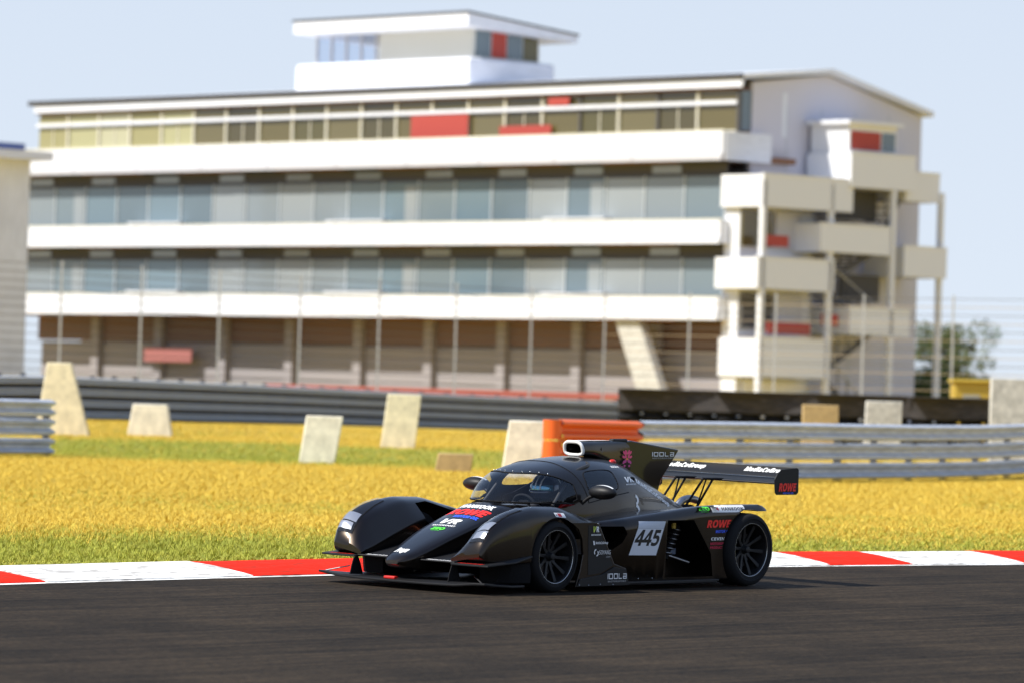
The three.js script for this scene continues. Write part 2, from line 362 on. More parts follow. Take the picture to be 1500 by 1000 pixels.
for (const s of [-1, 1]) {                                 // pieces that show inside the flank opening
  const b = s * 0.66, hold = part('flank_opening_hardware', new THREE.CylinderGeometry(0.035, 0.035, 0.34, 14).rotateZ(0.55).translate(-1.93, 0.40, b), matte, car);
  part('spring', tube([...Array(60)].map((_, i) => { const t = i / 59, a = t * 38; return [-1.93 + Math.cos(a) * 0.05 - (t - 0.5) * 0.15, 0.40 + (t - 0.5) * 0.25, b + Math.sin(a) * 0.05]; }), 0.007, 160, 5), steel, hold);
  part('fluid_bottle', new THREE.CylinderGeometry(0.022, 0.022, 0.05, 12).translate(-1.90, 0.555, b * 1.08), mat([0.6, 0.42, 0.06], 0.4), hold);
  part('link_arm', bar([-1.82, 0.30, b], [-2.12, 0.22, b * 1.1], 0.014), steel, hold);
  part('bracket', softBox(-1.98, -1.90, 0.29, 0.35, b - 0.03, b + 0.05, 0.008), mat([0.10, 0.13, 0.20], 0.4, 0.6), hold);
  part('hose', tube([[-1.72, 0.53, b], [-1.78, 0.42, b * 1.06], [-1.74, 0.26, b], [-1.85, 0.14, b]], 0.018, 20, 8), rubber, hold);
}

// --- canopy: one skin S(x, a), a from -1 (left base) to 1 (right base)
const cwT = interp([[-0.55, 0.527], [-0.9, 0.555], [-1.3, 0.54], [-1.7, 0.475], [-2.2, 0.345], [-2.7, 0.20], [-2.98, 0.12]]);
const cw = (x) => x > -0.55 ? Math.sqrt(Math.max(1e-4, (-0.08 - x) / 1.69)) : cwT(x);
const cyr = interp([[-0.08, 0.69], [-0.12, 0.745], [-0.25, 0.875], [-0.41, 0.99], [-0.65, 1.075], [-0.92, 1.122], [-1.27, 1.146], [-1.58, 1.13], [-1.75, 1.095], [-1.95, 1.02], [-2.36, 0.86], [-2.83, 0.685], [-2.98, 0.62]]);
const cyb = interp([[-0.08, 0.66], [-0.9, 0.60], [-1.5, 0.60], [-2.2, 0.58], [-2.98, 0.55]]);
const sup = 2 / 2.55;
const S = (x, a) => { const f = Math.abs(a) * Math.PI / 2, w = cw(x), b = cyb(x); return [x, b + (cyr(x) - b) * Math.pow(Math.max(0, Math.cos(f)), sup), Math.sign(a) * w * Math.pow(Math.sin(f), sup)]; };
const GY = 0.752;
const xf = (a) => { let hi = -0.081, lo = -0.95; if (S(lo, a)[1] < GY) return null; for (let i = 0; i < 40; i++) { const m = (hi + lo) / 2; S(m, a)[1] < GY ? hi = m : lo = m; } return (hi + lo) / 2; };
const xtRaw = (a) => { const k = Math.abs(a); return -0.43 - 0.31 * Math.pow(Math.min(1, k / 0.62), 1.7); };
let aEnd = 0; for (let a = 0; a < 1; a += 0.001) { const f = xf(a); if (f !== null && f > xtRaw(a) + 0.004) aEnd = a; else if (a > 0.3) break; }
const xt = (a) => { const k = Math.abs(a); if (k >= aEnd) return xf(Math.sign(a) * aEnd) ?? xtRaw(a); const f = xf(a), t = xtRaw(a), d = (aEnd - k) / 0.05; return d < 1 ? lerp(f, t, Math.sqrt(1 - (1 - d) ** 2)) : t; };
// door windows
const WA = [0.445, 0.74], wx = (a) => { const q = clamp((Math.abs(a) - WA[0]) / (WA[1] - WA[0]), 0, 1) * 2 - 1, k = Math.pow(Math.max(0, 1 - Math.abs(q) ** 5), 0.2); const c = -1.145, h = 0.225 * k; return [c + h + 0.02 * q, c - h]; };
const XE = -2.98;
const patch = (a0, a1, xa, xb, na, nx) => grid((u, v) => { const a = lerp(a0, a1, u), x0 = xa(a), x1 = xb(a); return S(lerp(x0, x1, v), a); }, na, nx);
const shellParts = [patch(-WA[0], WA[0], xt, () => XE, 60, 60)];
for (const s of [-1, 1]) {
  const start = (a) => Math.abs(a) < aEnd ? xt(a) : lerp(xt(s * aEnd), -0.2, smooth(Math.abs(a), aEnd, 0.97));
  shellParts.push(patch(s * WA[0], s * WA[1], start, (a) => wx(a)[0], 40, 16), patch(s * WA[0], s * WA[1], (a) => wx(a)[1], () => XE, 40, 40), patch(s * WA[1], s * 1.0, start, () => XE, 40, 70));
}
const shellG = mergeVertices(mergeGeometries(shellParts.map((g) => { g.deleteAttribute('uv'); g.deleteAttribute('normal'); return g; })), 1e-4); shellG.computeVertexNormals();
const shell = part('canopy', shellG, paint, car);
const glassN = 70;
const wind = part('windscreen', grid((u, v) => { const a = lerp(-aEnd + 1e-4, aEnd - 1e-4, u); return S(lerp(xf(a), xt(a), v), a); }, glassN, 24), clear, car);
{
  const lo = [], hi = []; for (let i = 0; i <= 80; i++) { const a = lerp(-aEnd + 1e-3, aEnd - 1e-3, i / 80); lo.push(V(...S(xf(a), a))); hi.push(V(...S(xt(a), a))); }
  part('windscreen_seal', tube([...lo, ...hi.reverse().slice(1)], 0.007, 260, 6, true), matte, wind);
}
for (const s of [-1, 1]) {
  const w = part('door_window', grid((u, v) => { const a = s * lerp(WA[0], WA[1], u), [p, q] = wx(a); return S(lerp(p, q, v), a); }, 24, 16), clear, car);
  const e = []; for (let i = 0; i <= 40; i++) { const a = s * lerp(WA[0] + 0.001, WA[1] - 0.001, i / 40); e.push([wx(a), a]); }
  part('window_seal', tube([...e.map(([x, a]) => V(...S(x[0], a))), ...e.reverse().map(([x, a]) => V(...S(x[1], a)))], 0.005, 200, 6, true), matte, w);
  // door: shut lines and a handle
  const line = []; for (let i = 0; i <= 30; i++) line.push(V(...S(lerp(-0.80, -0.885, i / 30), s * lerp(0.30, 0.86, i / 30))));
  const door = part('door_shut_line', tube(line, 0.0045, 60, 5), matte, car);
  const low = []; for (let i = 0; i <= 30; i++) low.push(V(...S(lerp(-0.885, -1.52, i / 30), s * (0.86 - 0.10 * (i / 30)))));
  part('door_shut_line', tube(low, 0.0045, 60, 5), matte, car);
  part('door_latch', softBox(-1.42, -1.36, 0.775, 0.79, s * 0.50 - 0.012, s * 0.50 + 0.012, 0.004), carbon, door);
}
{
  const seam = []; for (let i = 0; i <= 40; i++) seam.push(V(...S(-0.80, lerp(-0.30, 0.30, i / 40))));
  part('roof_seam', tube(seam, 0.0045, 80, 5), matte, car);
  for (let i = 0; i < 9; i++) { const a = lerp(-0.34, 0.34, i / 8), p = S(xt(a) - 0.035, a); part('rivet', new THREE.SphereGeometry(0.0075, 8, 6).translate(...p), lipMetal, car); }
  part('tow_light', new THREE.SphereGeometry(0.03, 14, 10).scale(1.4, 0.8, 1).translate(...S(-1.66, -0.17)), redPlastic, car);
}
// inside the cockpit
part('dashboard', softBox(-0.47, -0.36, 0.60, 0.725, -0.33, 0.33, 0.03, 3), matte, car);
const steer = part('steering_wheel', new THREE.TorusGeometry(0.12, 0.014, 8, 28).scale(1, 0.75, 1).rotateY(Math.PI / 2).rotateZ(-0.35).translate(-0.545, 0.725, -0.08), rubber, car);
part('wheel_hub', softBox(-0.56, -0.53, 0.685, 0.765, -0.14, -0.02, 0.01), matte, steer);
part('roll_bar', tube([[-0.55, 0.72, -0.40], [-0.85, 1.00, -0.36], [-1.15, 1.09, -0.30], [-1.15, 1.09, 0.30], [-0.85, 1.00, 0.36], [-0.55, 0.72, 0.40]], 0.018, 60, 8), mat([0.05, 0.045, 0.04], 0.4, 0.5), car);
part('seat', softBox(-1.44, -1.20, 0.2, 0.90, -0.32, 0.16, 0.06, 3), matte, car);
part('door_brace', prism([[-0.86, 0.55], [-0.86, 0.775], [-1.0, 0.80], [-1.40, 0.94], [-1.46, 0.94], [-1.46, 0.55]], 0.43, 0.445), matte, car);
part('cockpit_bulkhead', softBox(-1.72, -1.62, 0.2, 0.98, -0.40, 0.40, 0.02), matte, car);

// --- floor, splitter, front wing plane, canards
{
  const pts = [[1.075, 0], [1.07, 0.35], [1.055, 0.65], [1.03, 0.86], [1.0, 0.955], [0.9, 0.965], [0.62, 0.955], [0.44, 0.93], [0.36, 0.60], [-0.36, 0.60], [-0.36, 0.90], [-0.9, 0.93], [-1.3, 0.90], [-2.35, 0.90], [-2.40, 0.55], [-3.05, 0.55]];
  const sh = [...pts, ...pts.slice().reverse().filter((p) => p[1] > 0).map(([x, z]) => [x, -z])];
  const g = new THREE.ExtrudeGeometry(new THREE.Shape(sh.map(([x, z]) => new THREE.Vector2(x, z))), { depth: 0.012, bevelEnabled: true, bevelSize: 0.004, bevelThickness: 0.004, bevelSegments: 2 }).rotateX(Math.PI / 2).translate(0, 0.072, 0);
  // lift the front corners a little
  const p = g.attributes.position; for (let i = 0; i < p.count; i++) { const x = p.getX(i), z = p.getZ(i); p.setY(i, p.getY(i) + 0.030 * smooth(x, 0.7, 1.07) * smooth(Math.abs(z), 0.55, 0.95)); }
  g.computeVertexNormals();
  part('splitter_and_floor', toCreasedNormals(g, 0.5), carbon, car);
}
const plane3 = part('front_wing_plane', toCreasedNormals(grid((u, v) => { const x = lerp(0.935, 0.15, u), z = lerp(-0.56, 0.56, v); return [x, 0.262 + 0.14 * Math.pow(u, 1.4) + 0.012 * Math.sin(u * 3), z]; }, 20, 12), 0.8), carbon, car);
part('leading_edge', bar([0.937, 0.258, -0.56], [0.937, 0.258, 0.56], 0.008), carbon, plane3);
const dives = [], diveY = (x) => 0.252 + 0.075 * Math.pow(clamp((0.985 - x) / 0.62, 0, 1), 2);
for (const s of [-1, 1]) {
  part('front_corner_panel', toCreasedNormals(cut(loft([0.60, 0.54, 0.45, 0.33].map((x, i) => ({ x, pts: roundPoly([[s * 0.56, 0.085], [s * 0.56, 0.27], [s * [0.80, 0.87, 0.90, 0.915][i], 0.30], [s * [0.76, 0.84, 0.885, 0.91][i], 0.085]].map((q) => q), 0.015) }))), wheelTool(0, 0.31, 0.35, s > 0 ? 0.5 : -1.1, s > 0 ? 1.1 : -0.5)), 0.5), matte, car);
  const dg = new THREE.ExtrudeGeometry(new THREE.Shape([[0.965, 0.955], [0.99, 0.80], [0.985, 0.56], [0.72, 0.56], [0.36, 0.90], [0.36, 0.945], [0.6, 0.972]].map(([x, z]) => new THREE.Vector2(x, s * z))), { depth: 0.010, bevelEnabled: true, bevelSize: 0.003, bevelThickness: 0.003, bevelSegments: 2, steps: 1 }).rotateX(Math.PI / 2);
  const dp = dg.attributes.position; for (let i = 0; i < dp.count; i++) dp.setY(i, dp.getY(i) + diveY(dp.getX(i)));
  dg.computeVertexNormals();
  const c = part('dive_plane', toCreasedNormals(dg, 0.5), carbon, car); dives.push(c);
  part('fence', prism([[0.86, 0.085], [0.875, 0.13], [0.90, 0.19], [0.93, 0.243], [0.985, 0.235], [1.01, 0.17], [1.03, 0.09]], s * 0.565 - 0.004, s * 0.565 + 0.004), matte, c);
  part('stay', bar([0.97, 0.10, s * 0.90], [0.86, 0.15, s * 0.72], 0.006), steel, c);
  // suspension arms in the channel beside the nose
  const arm = part('suspension_arm', bar([0.12, 0.40, s * 0.28], [0.02, 0.40, s * 0.62], 0.013), steel, car);
  part('suspension_arm', bar([-0.18, 0.38, s * 0.30], [0.0, 0.40, s * 0.62], 0.013), carbon, car);
  part('push_rod', bar([0.10, 0.52, s * 0.27], [0.02, 0.34, s * 0.62], 0.011), mat([0.45, 0.12, 0.05], 0.4, 0.5), car);
  part('brake_duct', new THREE.CylinderGeometry(0.05, 0.05, 0.16, 14).rotateZ(Math.PI / 2).translate(0.2, 0.42, s * 0.55), matte, arm);
}
part('red_tow_hook', softBox(1.01, 1.07, 0.078, 0.105, 0.01, 0.14, 0.01), redPlastic, car);

// --- headlamps: a clear cover over a dark tray with two lamps
const fenderTop = (x, t) => { const P = fenderPts(x); const q = [P[1], P[2], P[3]]; return t < 0.5 ? [lerp(q[0][0], q[1][0], t * 2), lerp(q[0][1], q[1][1], t * 2)] : [lerp(q[1][0], q[2][0], t * 2 - 1), lerp(q[1][1], q[2][1], t * 2 - 1)]; };
const ray = new THREE.Raycaster();
function onto(mesh, from, dir, lift = 0.003) {
  ray.set(V(...from), V(...dir).normalize()); const h = ray.intersectObject(mesh, false)[0];
  if (!h) return null; const p = h.point, d = V(...dir).normalize().multiplyScalar(-lift); return [p.x + d.x, p.y + d.y, p.z + d.z];
}
function project(mesh, q, dir, nu, nv, lift) {             // a patch laid on the bodywork; q: corner points top left, top right, bottom right, bottom left
  mesh.material.side = THREE.DoubleSide; mesh.updateMatrixWorld?.();
  const bi = (u, v, k) => lerp(lerp(q[0][k], q[1][k], u), lerp(q[3][k], q[2][k], u), v);
  return grid((u, v) => {
    const p = [bi(u, v, 0), bi(u, v, 1), bi(u, v, 2)], f = [p[0] - dir[0] * 0.5, p[1] - dir[1] * 0.5, p[2] - dir[2] * 0.5];
    return onto(mesh, f, dir, lift) ?? p;
  }, nu, nv);
}
for (const s of [-1, 1]) {
  const fm = s > 0 ? fenderR : fenderL;
  const top = (x0, x1, z0a, z0b, z1a, z1b, lift) => project(fm, [[x1, fk[5](x1), s * z0b], [x1, fk[5](x1), s * z1b], [x0, fk[5](x0), s * z1a], [x0, fk[5](x0), s * z0a]], [-0.62, -0.78, 0], 10, 16, lift);
  const tray = part('headlamp', top(0.915, 0.42, 0.845, 0.85, 0.675, 0.745, 0.003), matte, car);
  for (const [a, b] of [[0.90, 0.855], [0.845, 0.755]]) part('lamp', top(a, b, 0.84, 0.85, 0.70, 0.715, 0.009), mat([0.42, 0.43, 0.46], 0.3, 0.5), tray);
  part('lamp_cover', top(0.92, 0.41, 0.85, 0.855, 0.67, 0.74, 0.017), lensGlass, tray);
}

// --- side boards behind the front wheels
const boardPts = [[-0.17, 0.612], [-0.545, 0.612], [-0.785, 0.244], [-0.955, 0.20], [-1.005, 0.045], [-0.255, 0.045], [-0.315, 0.20], [-0.345, 0.33], [-0.325, 0.46], [-0.27, 0.55]];
const boards = [];
for (const s of [-1, 1]) {
  const b = part('side_board', prism(boardPts, s * 0.915, s * 0.94, 0.006), paint, car); boards.push(b);
  part('board_foot', prism([[-0.265, 0.05], [-0.30, 0.115], [-0.60, 0.15], [-0.78, 0.215], [-0.945, 0.19], [-0.99, 0.05]], s * 0.94, s * 0.953, 0.004), carbon, b);
  part('board_recess', prism([[-0.40, 0.585], [-0.53, 0.585], [-0.765, 0.23], [-0.60, 0.165], [-0.42, 0.15]], s * 0.9395, s * 0.9425), carbon, b);
  for (const [x, y] of [[-0.29, 0.065], [-0.42, 0.06], [-0.58, 0.065], [-0.76, 0.06], [-0.52, 0.60], [-1.2, 0.10], [-1.4, 0.10]]) part('rivet', new THREE.SphereGeometry(0.006, 8, 6).translate(x, y, s * (x < -1.1 ? 0.884 : 0.953)), lipMetal, b);
}
// --- sill
for (const s of [-1, 1]) part('sill', softBox(-2.32, -0.98, 0.045, 0.075, s * 0.86, s * 0.905, 0.008), carbon, car);

// --- air scoop and fin
{
  const sec = (x, w, h, y, lo = y - h) => ({ x, pts: roundPoly([[w, lerp(y, lo, 0.7)], [w * 0.95, y + h * 0.55], [w * 0.6, y + h], [-w * 0.6, y + h], [-w * 0.95, y + h * 0.55], [-w, lerp(y, lo, 0.7)], [-w * 0.55, lo], [w * 0.55, lo]], 0.03) });
  const k = [[-1.31, 0.118, 0.066, 1.218, 1.152], [-1.45, 0.108, 0.070, 1.218, 1.145], [-1.6, 0.09, 0.072, 1.216, 1.11], [-1.75, 0.07, 0.075, 1.214, 1.05], [-1.9, 0.052, 0.076, 1.212, 0.98], [-2.05, 0.036, 0.074, 1.212, 0.9], [-2.2, 0.024, 0.06, 1.20, 0.9]];
  const f = [1, 2, 3, 4].map((i) => interp(k.map((q) => [q[0], q[i]])));
  const ss = []; for (let i = 0; i <= 30; i++) { const x = lerp(-1.31, -2.2, i / 30); ss.push(sec(x, f[0](x), f[1](x), f[2](x), f[3](x))); }
  const inner = [-1.2, -1.3, -1.6].map((x) => ({ x, pts: sec(x, 0.092, 0.046, 1.218).pts }));
  const scoop = part('air_scoop', toCreasedNormals(cut(loft(ss), loft(inner)), 0.6), paint, car);
  const ring = sec(-1.305, 0.108, 0.058, 1.218).pts.map(([z, y]) => V(-1.305 - (1.218 - y) * 0.25, y, z));
  part('inlet_rim', tube(ring, 0.0155, 120, 10, true), white, scoop);
  part('scoop_stripe', grid((u, v) => { const x = lerp(-1.33, -1.80, u); return [x, f[2](x) + f[1](x) + 0.002, lerp(-1, 1, v) * f[0](x) * 0.55]; }, 12, 4), white, scoop);
  part('camera_pod', softBox(-2.05, -1.84, 1.27, 1.305, -0.03, 0.03, 0.014, 3), carbon, scoop);
}
const fin = part('engine_cover_fin', prism([[-1.80, 1.08], [-2.03, 1.285], [-2.10, 1.29], [-2.795, 1.208], [-2.80, 1.195], [-2.57, 0.94], [-2.50, 0.78], [-2.05, 0.85]], -0.032, 0.032, 0.012), paint, car);

// --- mirrors
for (const s of [-1, 1]) {
  const g = new THREE.SphereGeometry(1, 24, 16).scale(0.085, 0.064, 0.15); const p = g.attributes.position;
  for (let i = 0; i < p.count; i++) if (p.getX(i) < -0.03) p.setX(i, -0.03 - (p.getX(i) + 0.03) * 0.0);
  g.computeVertexNormals();
  const m = part('mirror', g.translate(-0.84, 0.862, s * 0.735), carbon, car);
  part('mirror_glass', new THREE.CircleGeometry(1, 24).scale(0.12, 0.05, 1).rotateY(-Math.PI / 2).translate(-0.872, 0.862, s * 0.735), mat([0.8, 0.8, 0.8], 0.03, 1), m);
  part('mirror_arm', tube([[-0.80, 0.75, s * 0.53], [-0.82, 0.81, s * 0.60], [-0.83, 0.835, s * 0.68]], 0.016, 14, 8), carbon, m);
  part('mirror_stripe', grid((u, v) => { const z = lerp(-0.12, 0.12, u), k = Math.sqrt(Math.max(0, 1 - (z / 0.15) ** 2)), a = lerp(0.25, 0.62, v); return [-0.84 + 0.087 * k * Math.cos(Math.PI / 2 - a + 0.3), 0.862 + 0.066 * k * Math.sin(Math.PI / 2 - a + 0.3), s * (0.735 + z)]; }, 14, 3), white, m);
}

// --- rear wing
let wingFlap, endPlateL;
{
  const foil = (c, t, camber) => { const up = [], dn = []; for (let i = 0; i <= 14; i++) { const u = (1 - Math.cos(Math.PI * i / 14)) / 2, th = t * 5 * (0.2969 * Math.sqrt(u) - 0.126 * u - 0.3516 * u * u + 0.2843 * u ** 3 - 0.1015 * u ** 4), y = -camber * 4 * u * (1 - u); up.push([-u * c, (y + th) * c]); dn.push([-u * c, (y - th) * c]); } return [...up, ...dn.reverse().slice(1, -1)]; };
  const place = (pts, rot, x, y) => pts.map(([a, b]) => [x + a * Math.cos(rot) - b * Math.sin(rot), y + a * Math.sin(rot) + b * Math.cos(rot)]);
  const wing = part('rear_wing', prism(place(foil(0.26, 0.11, 0.05), -0.16, -3.29, 0.935), -0.80, 0.80), carbon, car);
  const flap = part('wing_flap', prism(place(foil(0.12, 0.10, 0.05), -0.62, -3.485, 0.985), -0.80, 0.80), carbon, wing);
  part('gurney', prism([[-3.585, 1.04], [-3.595, 1.075], [-3.60, 1.075], [-3.592, 1.04]], -0.80, 0.80), carbon, wing);
  const ep = [[-3.30, 1.02], [-3.36, 1.062], [-3.60, 1.075], [-3.625, 1.06], [-3.63, 0.85], [-3.60, 0.828], [-3.30, 0.828], [-3.275, 0.85], [-3.262, 0.97]];
  for (const s of [-1, 1]) { const e = part('end_plate', prism(ep, s * 0.80, s * 0.81, 0.002), carbon, wing); endPlateL ??= e; }
  wingFlap = flap;
  for (const s of [-1, 1]) {
    for (const [x0, x1] of [[-2.68, -3.02], [-2.87, -3.17]]) {
      part('wing_strut', bar([x0, 0.60, s * 0.16], [x1, 0.945, s * 0.16], 0.011), matte, wing);
      part('wing_strut', bar([x1, 0.945, s * 0.16], [-3.33, 0.94, s * 0.16], 0.011), matte, wing);
    }
    part('wing_strut', bar([-2.93, 0.62, s * 0.14], [-3.07, 0.945, s * 0.16], 0.008), matte, wing);
  }
  const g = part('gearbox_cover', softBox(-3.02, -2.72, 0.58, 0.70, -0.10, 0.10, 0.04, 3), matte, car);
  part('exhaust_pipe', tube([[-2.75, 0.66, -0.05], [-2.85, 0.74, -0.06], [-2.98, 0.755, -0.06], [-3.06, 0.74, -0.06]], 0.035, 24, 12), steel, g);
  part('diffuser', prism([[-2.80, 0.075], [-3.15, 0.17], [-3.15, 0.40], [-2.80, 0.40]], -0.5, 0.5), matte, car);
  part('rain_light', softBox(-3.12, -3.09, 0.52, 0.60, -0.05, 0.05, 0.008), redPlastic, car);
}

// --- wheels
function wheel(x, R, rim, w, s) {
  const root = new THREE.Group(); root.name = 'wheel'; car.add(root); root.position.set(x, R + 0.002, s * 0.92);
  const sh = 0.028, h = w, prof = [[rim - 0.004, 0], [rim + 0.03, 0.004], [R - 0.05, 0.012], [R - 0.02, 0.004], [R - 0.006, -0.014], [R, -0.05], [R, -h + 0.05], [R - 0.006, -h + 0.014], [R - 0.02, -h], [rim, -h]];
  const lathe = (pts, seg = 64) => new THREE.LatheGeometry(pts.map((p) => new THREE.Vector2(Math.max(p[0], 1e-4), p[1])), seg).rotateX(s > 0 ? Math.PI / 2 : -Math.PI / 2);
  part('tyre', toCreasedNormals(lathe(prof), 0.7), rubber, root);
  const r = part('rim', toCreasedNormals(lathe([[rim - 0.002, -0.012], [rim - 0.012, -0.016], [rim - 0.02, -0.10], [rim - 0.03, -0.2], [0.001, -0.2]]), 0.6), rimMetal, root);
  part('rim_lip', new THREE.TorusGeometry(rim - 0.004, 0.0045, 8, 80).translate(0, 0, s * -0.004), lipMetal, root);
  const spokes = [];
  for (let i = 0; i < 10; i++) {
    const a = i / 10 * Math.PI * 2 + 0.1, g = loft([[0.035, 0.020, 0.030], [0.11, 0.013, 0.026], [rim - 0.012, 0.020, 0.022]].map(([d, hw, dp], k) => ({ x: d, pts: roundPoly([[s * -(0.085 - 0.05 * (d / rim) ** 1.6), hw], [s * -(0.085 - 0.05 * (d / rim) ** 1.6), -hw], [s * -(0.085 - 0.05 * (d / rim) ** 1.6 + dp), -hw], [s * -(0.085 - 0.05 * (d / rim) ** 1.6 + dp), hw]], 0.005, 2) })));
    part('spoke', g.rotateZ(a), rimMetal, root);
  }
  part('hub_nut', lathe([[0.001, -0.035], [0.026, -0.036], [0.030, -0.042], [0.034, -0.075], [0.05, -0.085], [0.052, -0.12]], 12), rimMetal, root);
  part('brake_disc', lathe([[0.05, -0.155], [rim - 0.06, -0.155], [rim - 0.06, -0.175]], 40), mat([0.12, 0.11, 0.11], 0.5, 0.8), root);
}
for (const s of [-1, 1]) { wheel(0, 0.312, 0.236, 0.25, s); wheel(-2.80, 0.333, 0.246, 0.31, s); }
// --- lettering and emblems
function print2(w, h, draw) {
  const c = document.createElement('canvas'); c.width = w; c.height = h; const x = c.getContext('2d'); x.clearRect(0, 0, w, h); draw(x, w, h);
  const t = new THREE.CanvasTexture(c); t.colorSpace = THREE.SRGBColorSpace; t.magFilter = THREE.LinearFilter;
  return new THREE.MeshStandardMaterial({ map: t, transparent: true, roughness: 0.45, side: THREE.DoubleSide });
}
function words(x, text, cx, cy, size, color, o = {}) {     // o: w (fit to this width), skew, font
  x.save(); x.translate(cx, cy); x.transform(1, 0, -(o.skew ?? 0), 1, 0, 0);
  x.font = `${o.style ?? 'bold'} ${size}px ${o.font ?? 'sans-serif'}`; x.textAlign = 'center'; x.textBaseline = 'middle'; x.fillStyle = color;
  const m = x.measureText(text).width; if (o.w) x.scale(o.w / m, 1);
  x.fillText(text, 0, 0);
  if (o.stroke) { x.lineWidth = o.stroke; x.strokeStyle = color; x.strokeText(text, 0, 0); }
  x.restore();
}
const WHITE = '#f2f2f0', P = {};
P.media = print2(512, 96, (x) => words(x, 'MediaCoGroup', 256, 48, 84, WHITE, { w: 490, skew: 0.15, stroke: 3 }));
P.mediaMark = print2(512, 96, (x) => { x.fillStyle = WHITE; x.save(); x.transform(1, 0, 0.25, 1, 0, 0); x.fillRect(10, 6, 42, 84); x.restore(); words(x, 'MediaCoGroup', 290, 48, 70, WHITE, { w: 400 }); });
P.rowe = print2(512, 128, (x) => words(x, 'ROWE', 256, 68, 140, '#ff2a20', { w: 470, skew: 0.22, stroke: 8 }));
P.motor = print2(512, 72, (x) => words(x, 'MOTOR OIL', 256, 38, 72, '#3c68ff', { w: 480, skew: 0.15, stroke: 2 }));
P.vr = print2(256, 160, (x) => { words(x, 'V', 84, 58, 120, '#c9dd55', { skew: 0.25, stroke: 3 }); words(x, 'R', 160, 58, 112, WHITE, { stroke: 4 }); words(x, 'MOTORSPORT', 128, 140, 34, WHITE, { w: 236 }); });
P.vrWhite = print2(256, 160, (x) => { words(x, 'VR', 128, 58, 122, WHITE, { skew: 0.25, stroke: 5, w: 200 }); words(x, 'MOTORSPORT', 128, 140, 34, WHITE, { w: 236 }); });
P.soyang = print2(320, 112, (x) => { x.strokeStyle = WHITE; x.lineWidth = 15; for (const d of [0, 26]) { x.beginPath(); x.arc(38 + d * 0.6, 40 + d * 0.5, 26, 2.2 + (d ? 3.1 : 0), 4.9 + (d ? 3.1 : 0)); x.stroke(); } words(x, 'SOYANG', 200, 44, 62, WHITE, { w: 210, style: '' }); words(x, 'EUROPE', 262, 94, 26, '#b8b8b8', { w: 80, style: '' }); });
const idolaDraw = (x, small) => {
  x.strokeStyle = WHITE; x.lineWidth = 13; x.fillStyle = WHITE;
  x.fillRect(8, 10, 16, 78); x.strokeRect(48, 16, 74, 66); x.strokeRect(158, 16, 74, 66);
  x.beginPath(); x.moveTo(268, 10); x.lineTo(268, 82); x.lineTo(336, 82); x.stroke();
  x.beginPath(); x.moveTo(366, 20); x.lineTo(440, 20); x.lineTo(440, 82); x.lineTo(372, 82); x.lineTo(372, 52); x.lineTo(440, 52); x.stroke();
  if (small) words(x, 'MOTORSPORT', 226, 122, 34, '#9a9a9a', { w: 430 });
};
P.idola = print2(460, 144, (x) => idolaDraw(x, true));
P.number = print2(512, 512, (x) => {
  x.fillStyle = '#d4d8de'; x.fillRect(0, 0, 512, 512); x.fillStyle = '#c3c9d2'; x.fillRect(0, 0, 512, 108); x.fillStyle = '#8b93a0'; x.fillRect(0, 106, 512, 4);
  x.strokeStyle = '#b6bcc5'; x.lineWidth = 3; x.strokeRect(2, 2, 508, 508);
  words(x, '445', 258, 252, 330, '#0b0b0d', { w: 470, stroke: 8 });
});
P.zed = print2(256, 112, (x) => { words(x, 'ZEO', 128, 46, 92, '#58e03a', { w: 236, stroke: 6 }); x.fillStyle = '#58e03a'; x.fillRect(40, 100, 160, 6); });
P.tyreMaker = print2(512, 128, (x) => { x.fillStyle = '#f4f4f2'; x.fillRect(0, 0, 512, 128); x.fillStyle = '#e8402a'; x.beginPath(); x.moveTo(60, 64); x.lineTo(110, 28); x.lineTo(104, 56); x.lineTo(128, 64); x.lineTo(104, 72); x.lineTo(110, 100); x.fill(); words(x, 'HANKOOK', 320, 66, 76, '#1b1b1f', { w: 340, stroke: 2 }); });
P.tyreMakerWhite = print2(512, 96, (x) => words(x, 'HANKOOK', 256, 50, 92, WHITE, { w: 480, stroke: 4 }));
P.cevin = print2(384, 160, (x) => {
  words(x, 'CEVIN', 160, 28, 52, WHITE, { w: 290, stroke: 1 }); x.fillStyle = '#d0203c'; x.beginPath(); x.arc(352, 28, 24, 0, 6.3); x.fill();
  const g = x.createLinearGradient(0, 0, 384, 0); g.addColorStop(0, '#d8204c'); g.addColorStop(0.6, '#c03070'); g.addColorStop(0.7, '#2aa6e0'); g.addColorStop(1, '#2aa6e0');
  words(x, 'MOTORSPORT', 192, 88, 44, g, { w: 370 }); words(x, 'PRODUCTION', 192, 138, 44, g, { w: 370 });
});
P.script = print2(320, 160, (x) => words(x, 'Praga', 160, 76, 118, WHITE, { w: 270, skew: 0.2, font: 'serif', stroke: 7 }));
P.petal = print2(256, 320, (x) => {
  for (const s of [-1, 1]) for (const [dx, dy, a, l] of [[22, 66, 0.35, 74], [52, 74, 0.6, 66], [26, 128, 0.2, 60], [62, 136, 0.9, 52], [26, 196, -0.25, 62], [56, 214, -0.5, 58], [40, 270, -0.15, 34]]) {
    x.save(); x.translate(128 + s * dx, dy); x.rotate(s * a); x.fillStyle = dy > 180 ? '#d0408c' : '#ff5080'; x.beginPath(); x.ellipse(0, 0, 17, l / 2, 0, 0, 6.3); x.fill(); x.restore();
  }
  x.fillStyle = '#ff9040'; x.beginPath(); x.ellipse(128, 168, 20, 16, 0, 0, 6.3); x.fill();
});
P.swirl = print2(128, 256, (x) => { x.strokeStyle = WHITE; x.lineWidth = 30; x.beginPath(); x.arc(40, 66, 46, -1.3, 1.3); x.stroke(); x.beginPath(); x.arc(40, 188, 60, -1.4, 1.5); x.stroke(); });
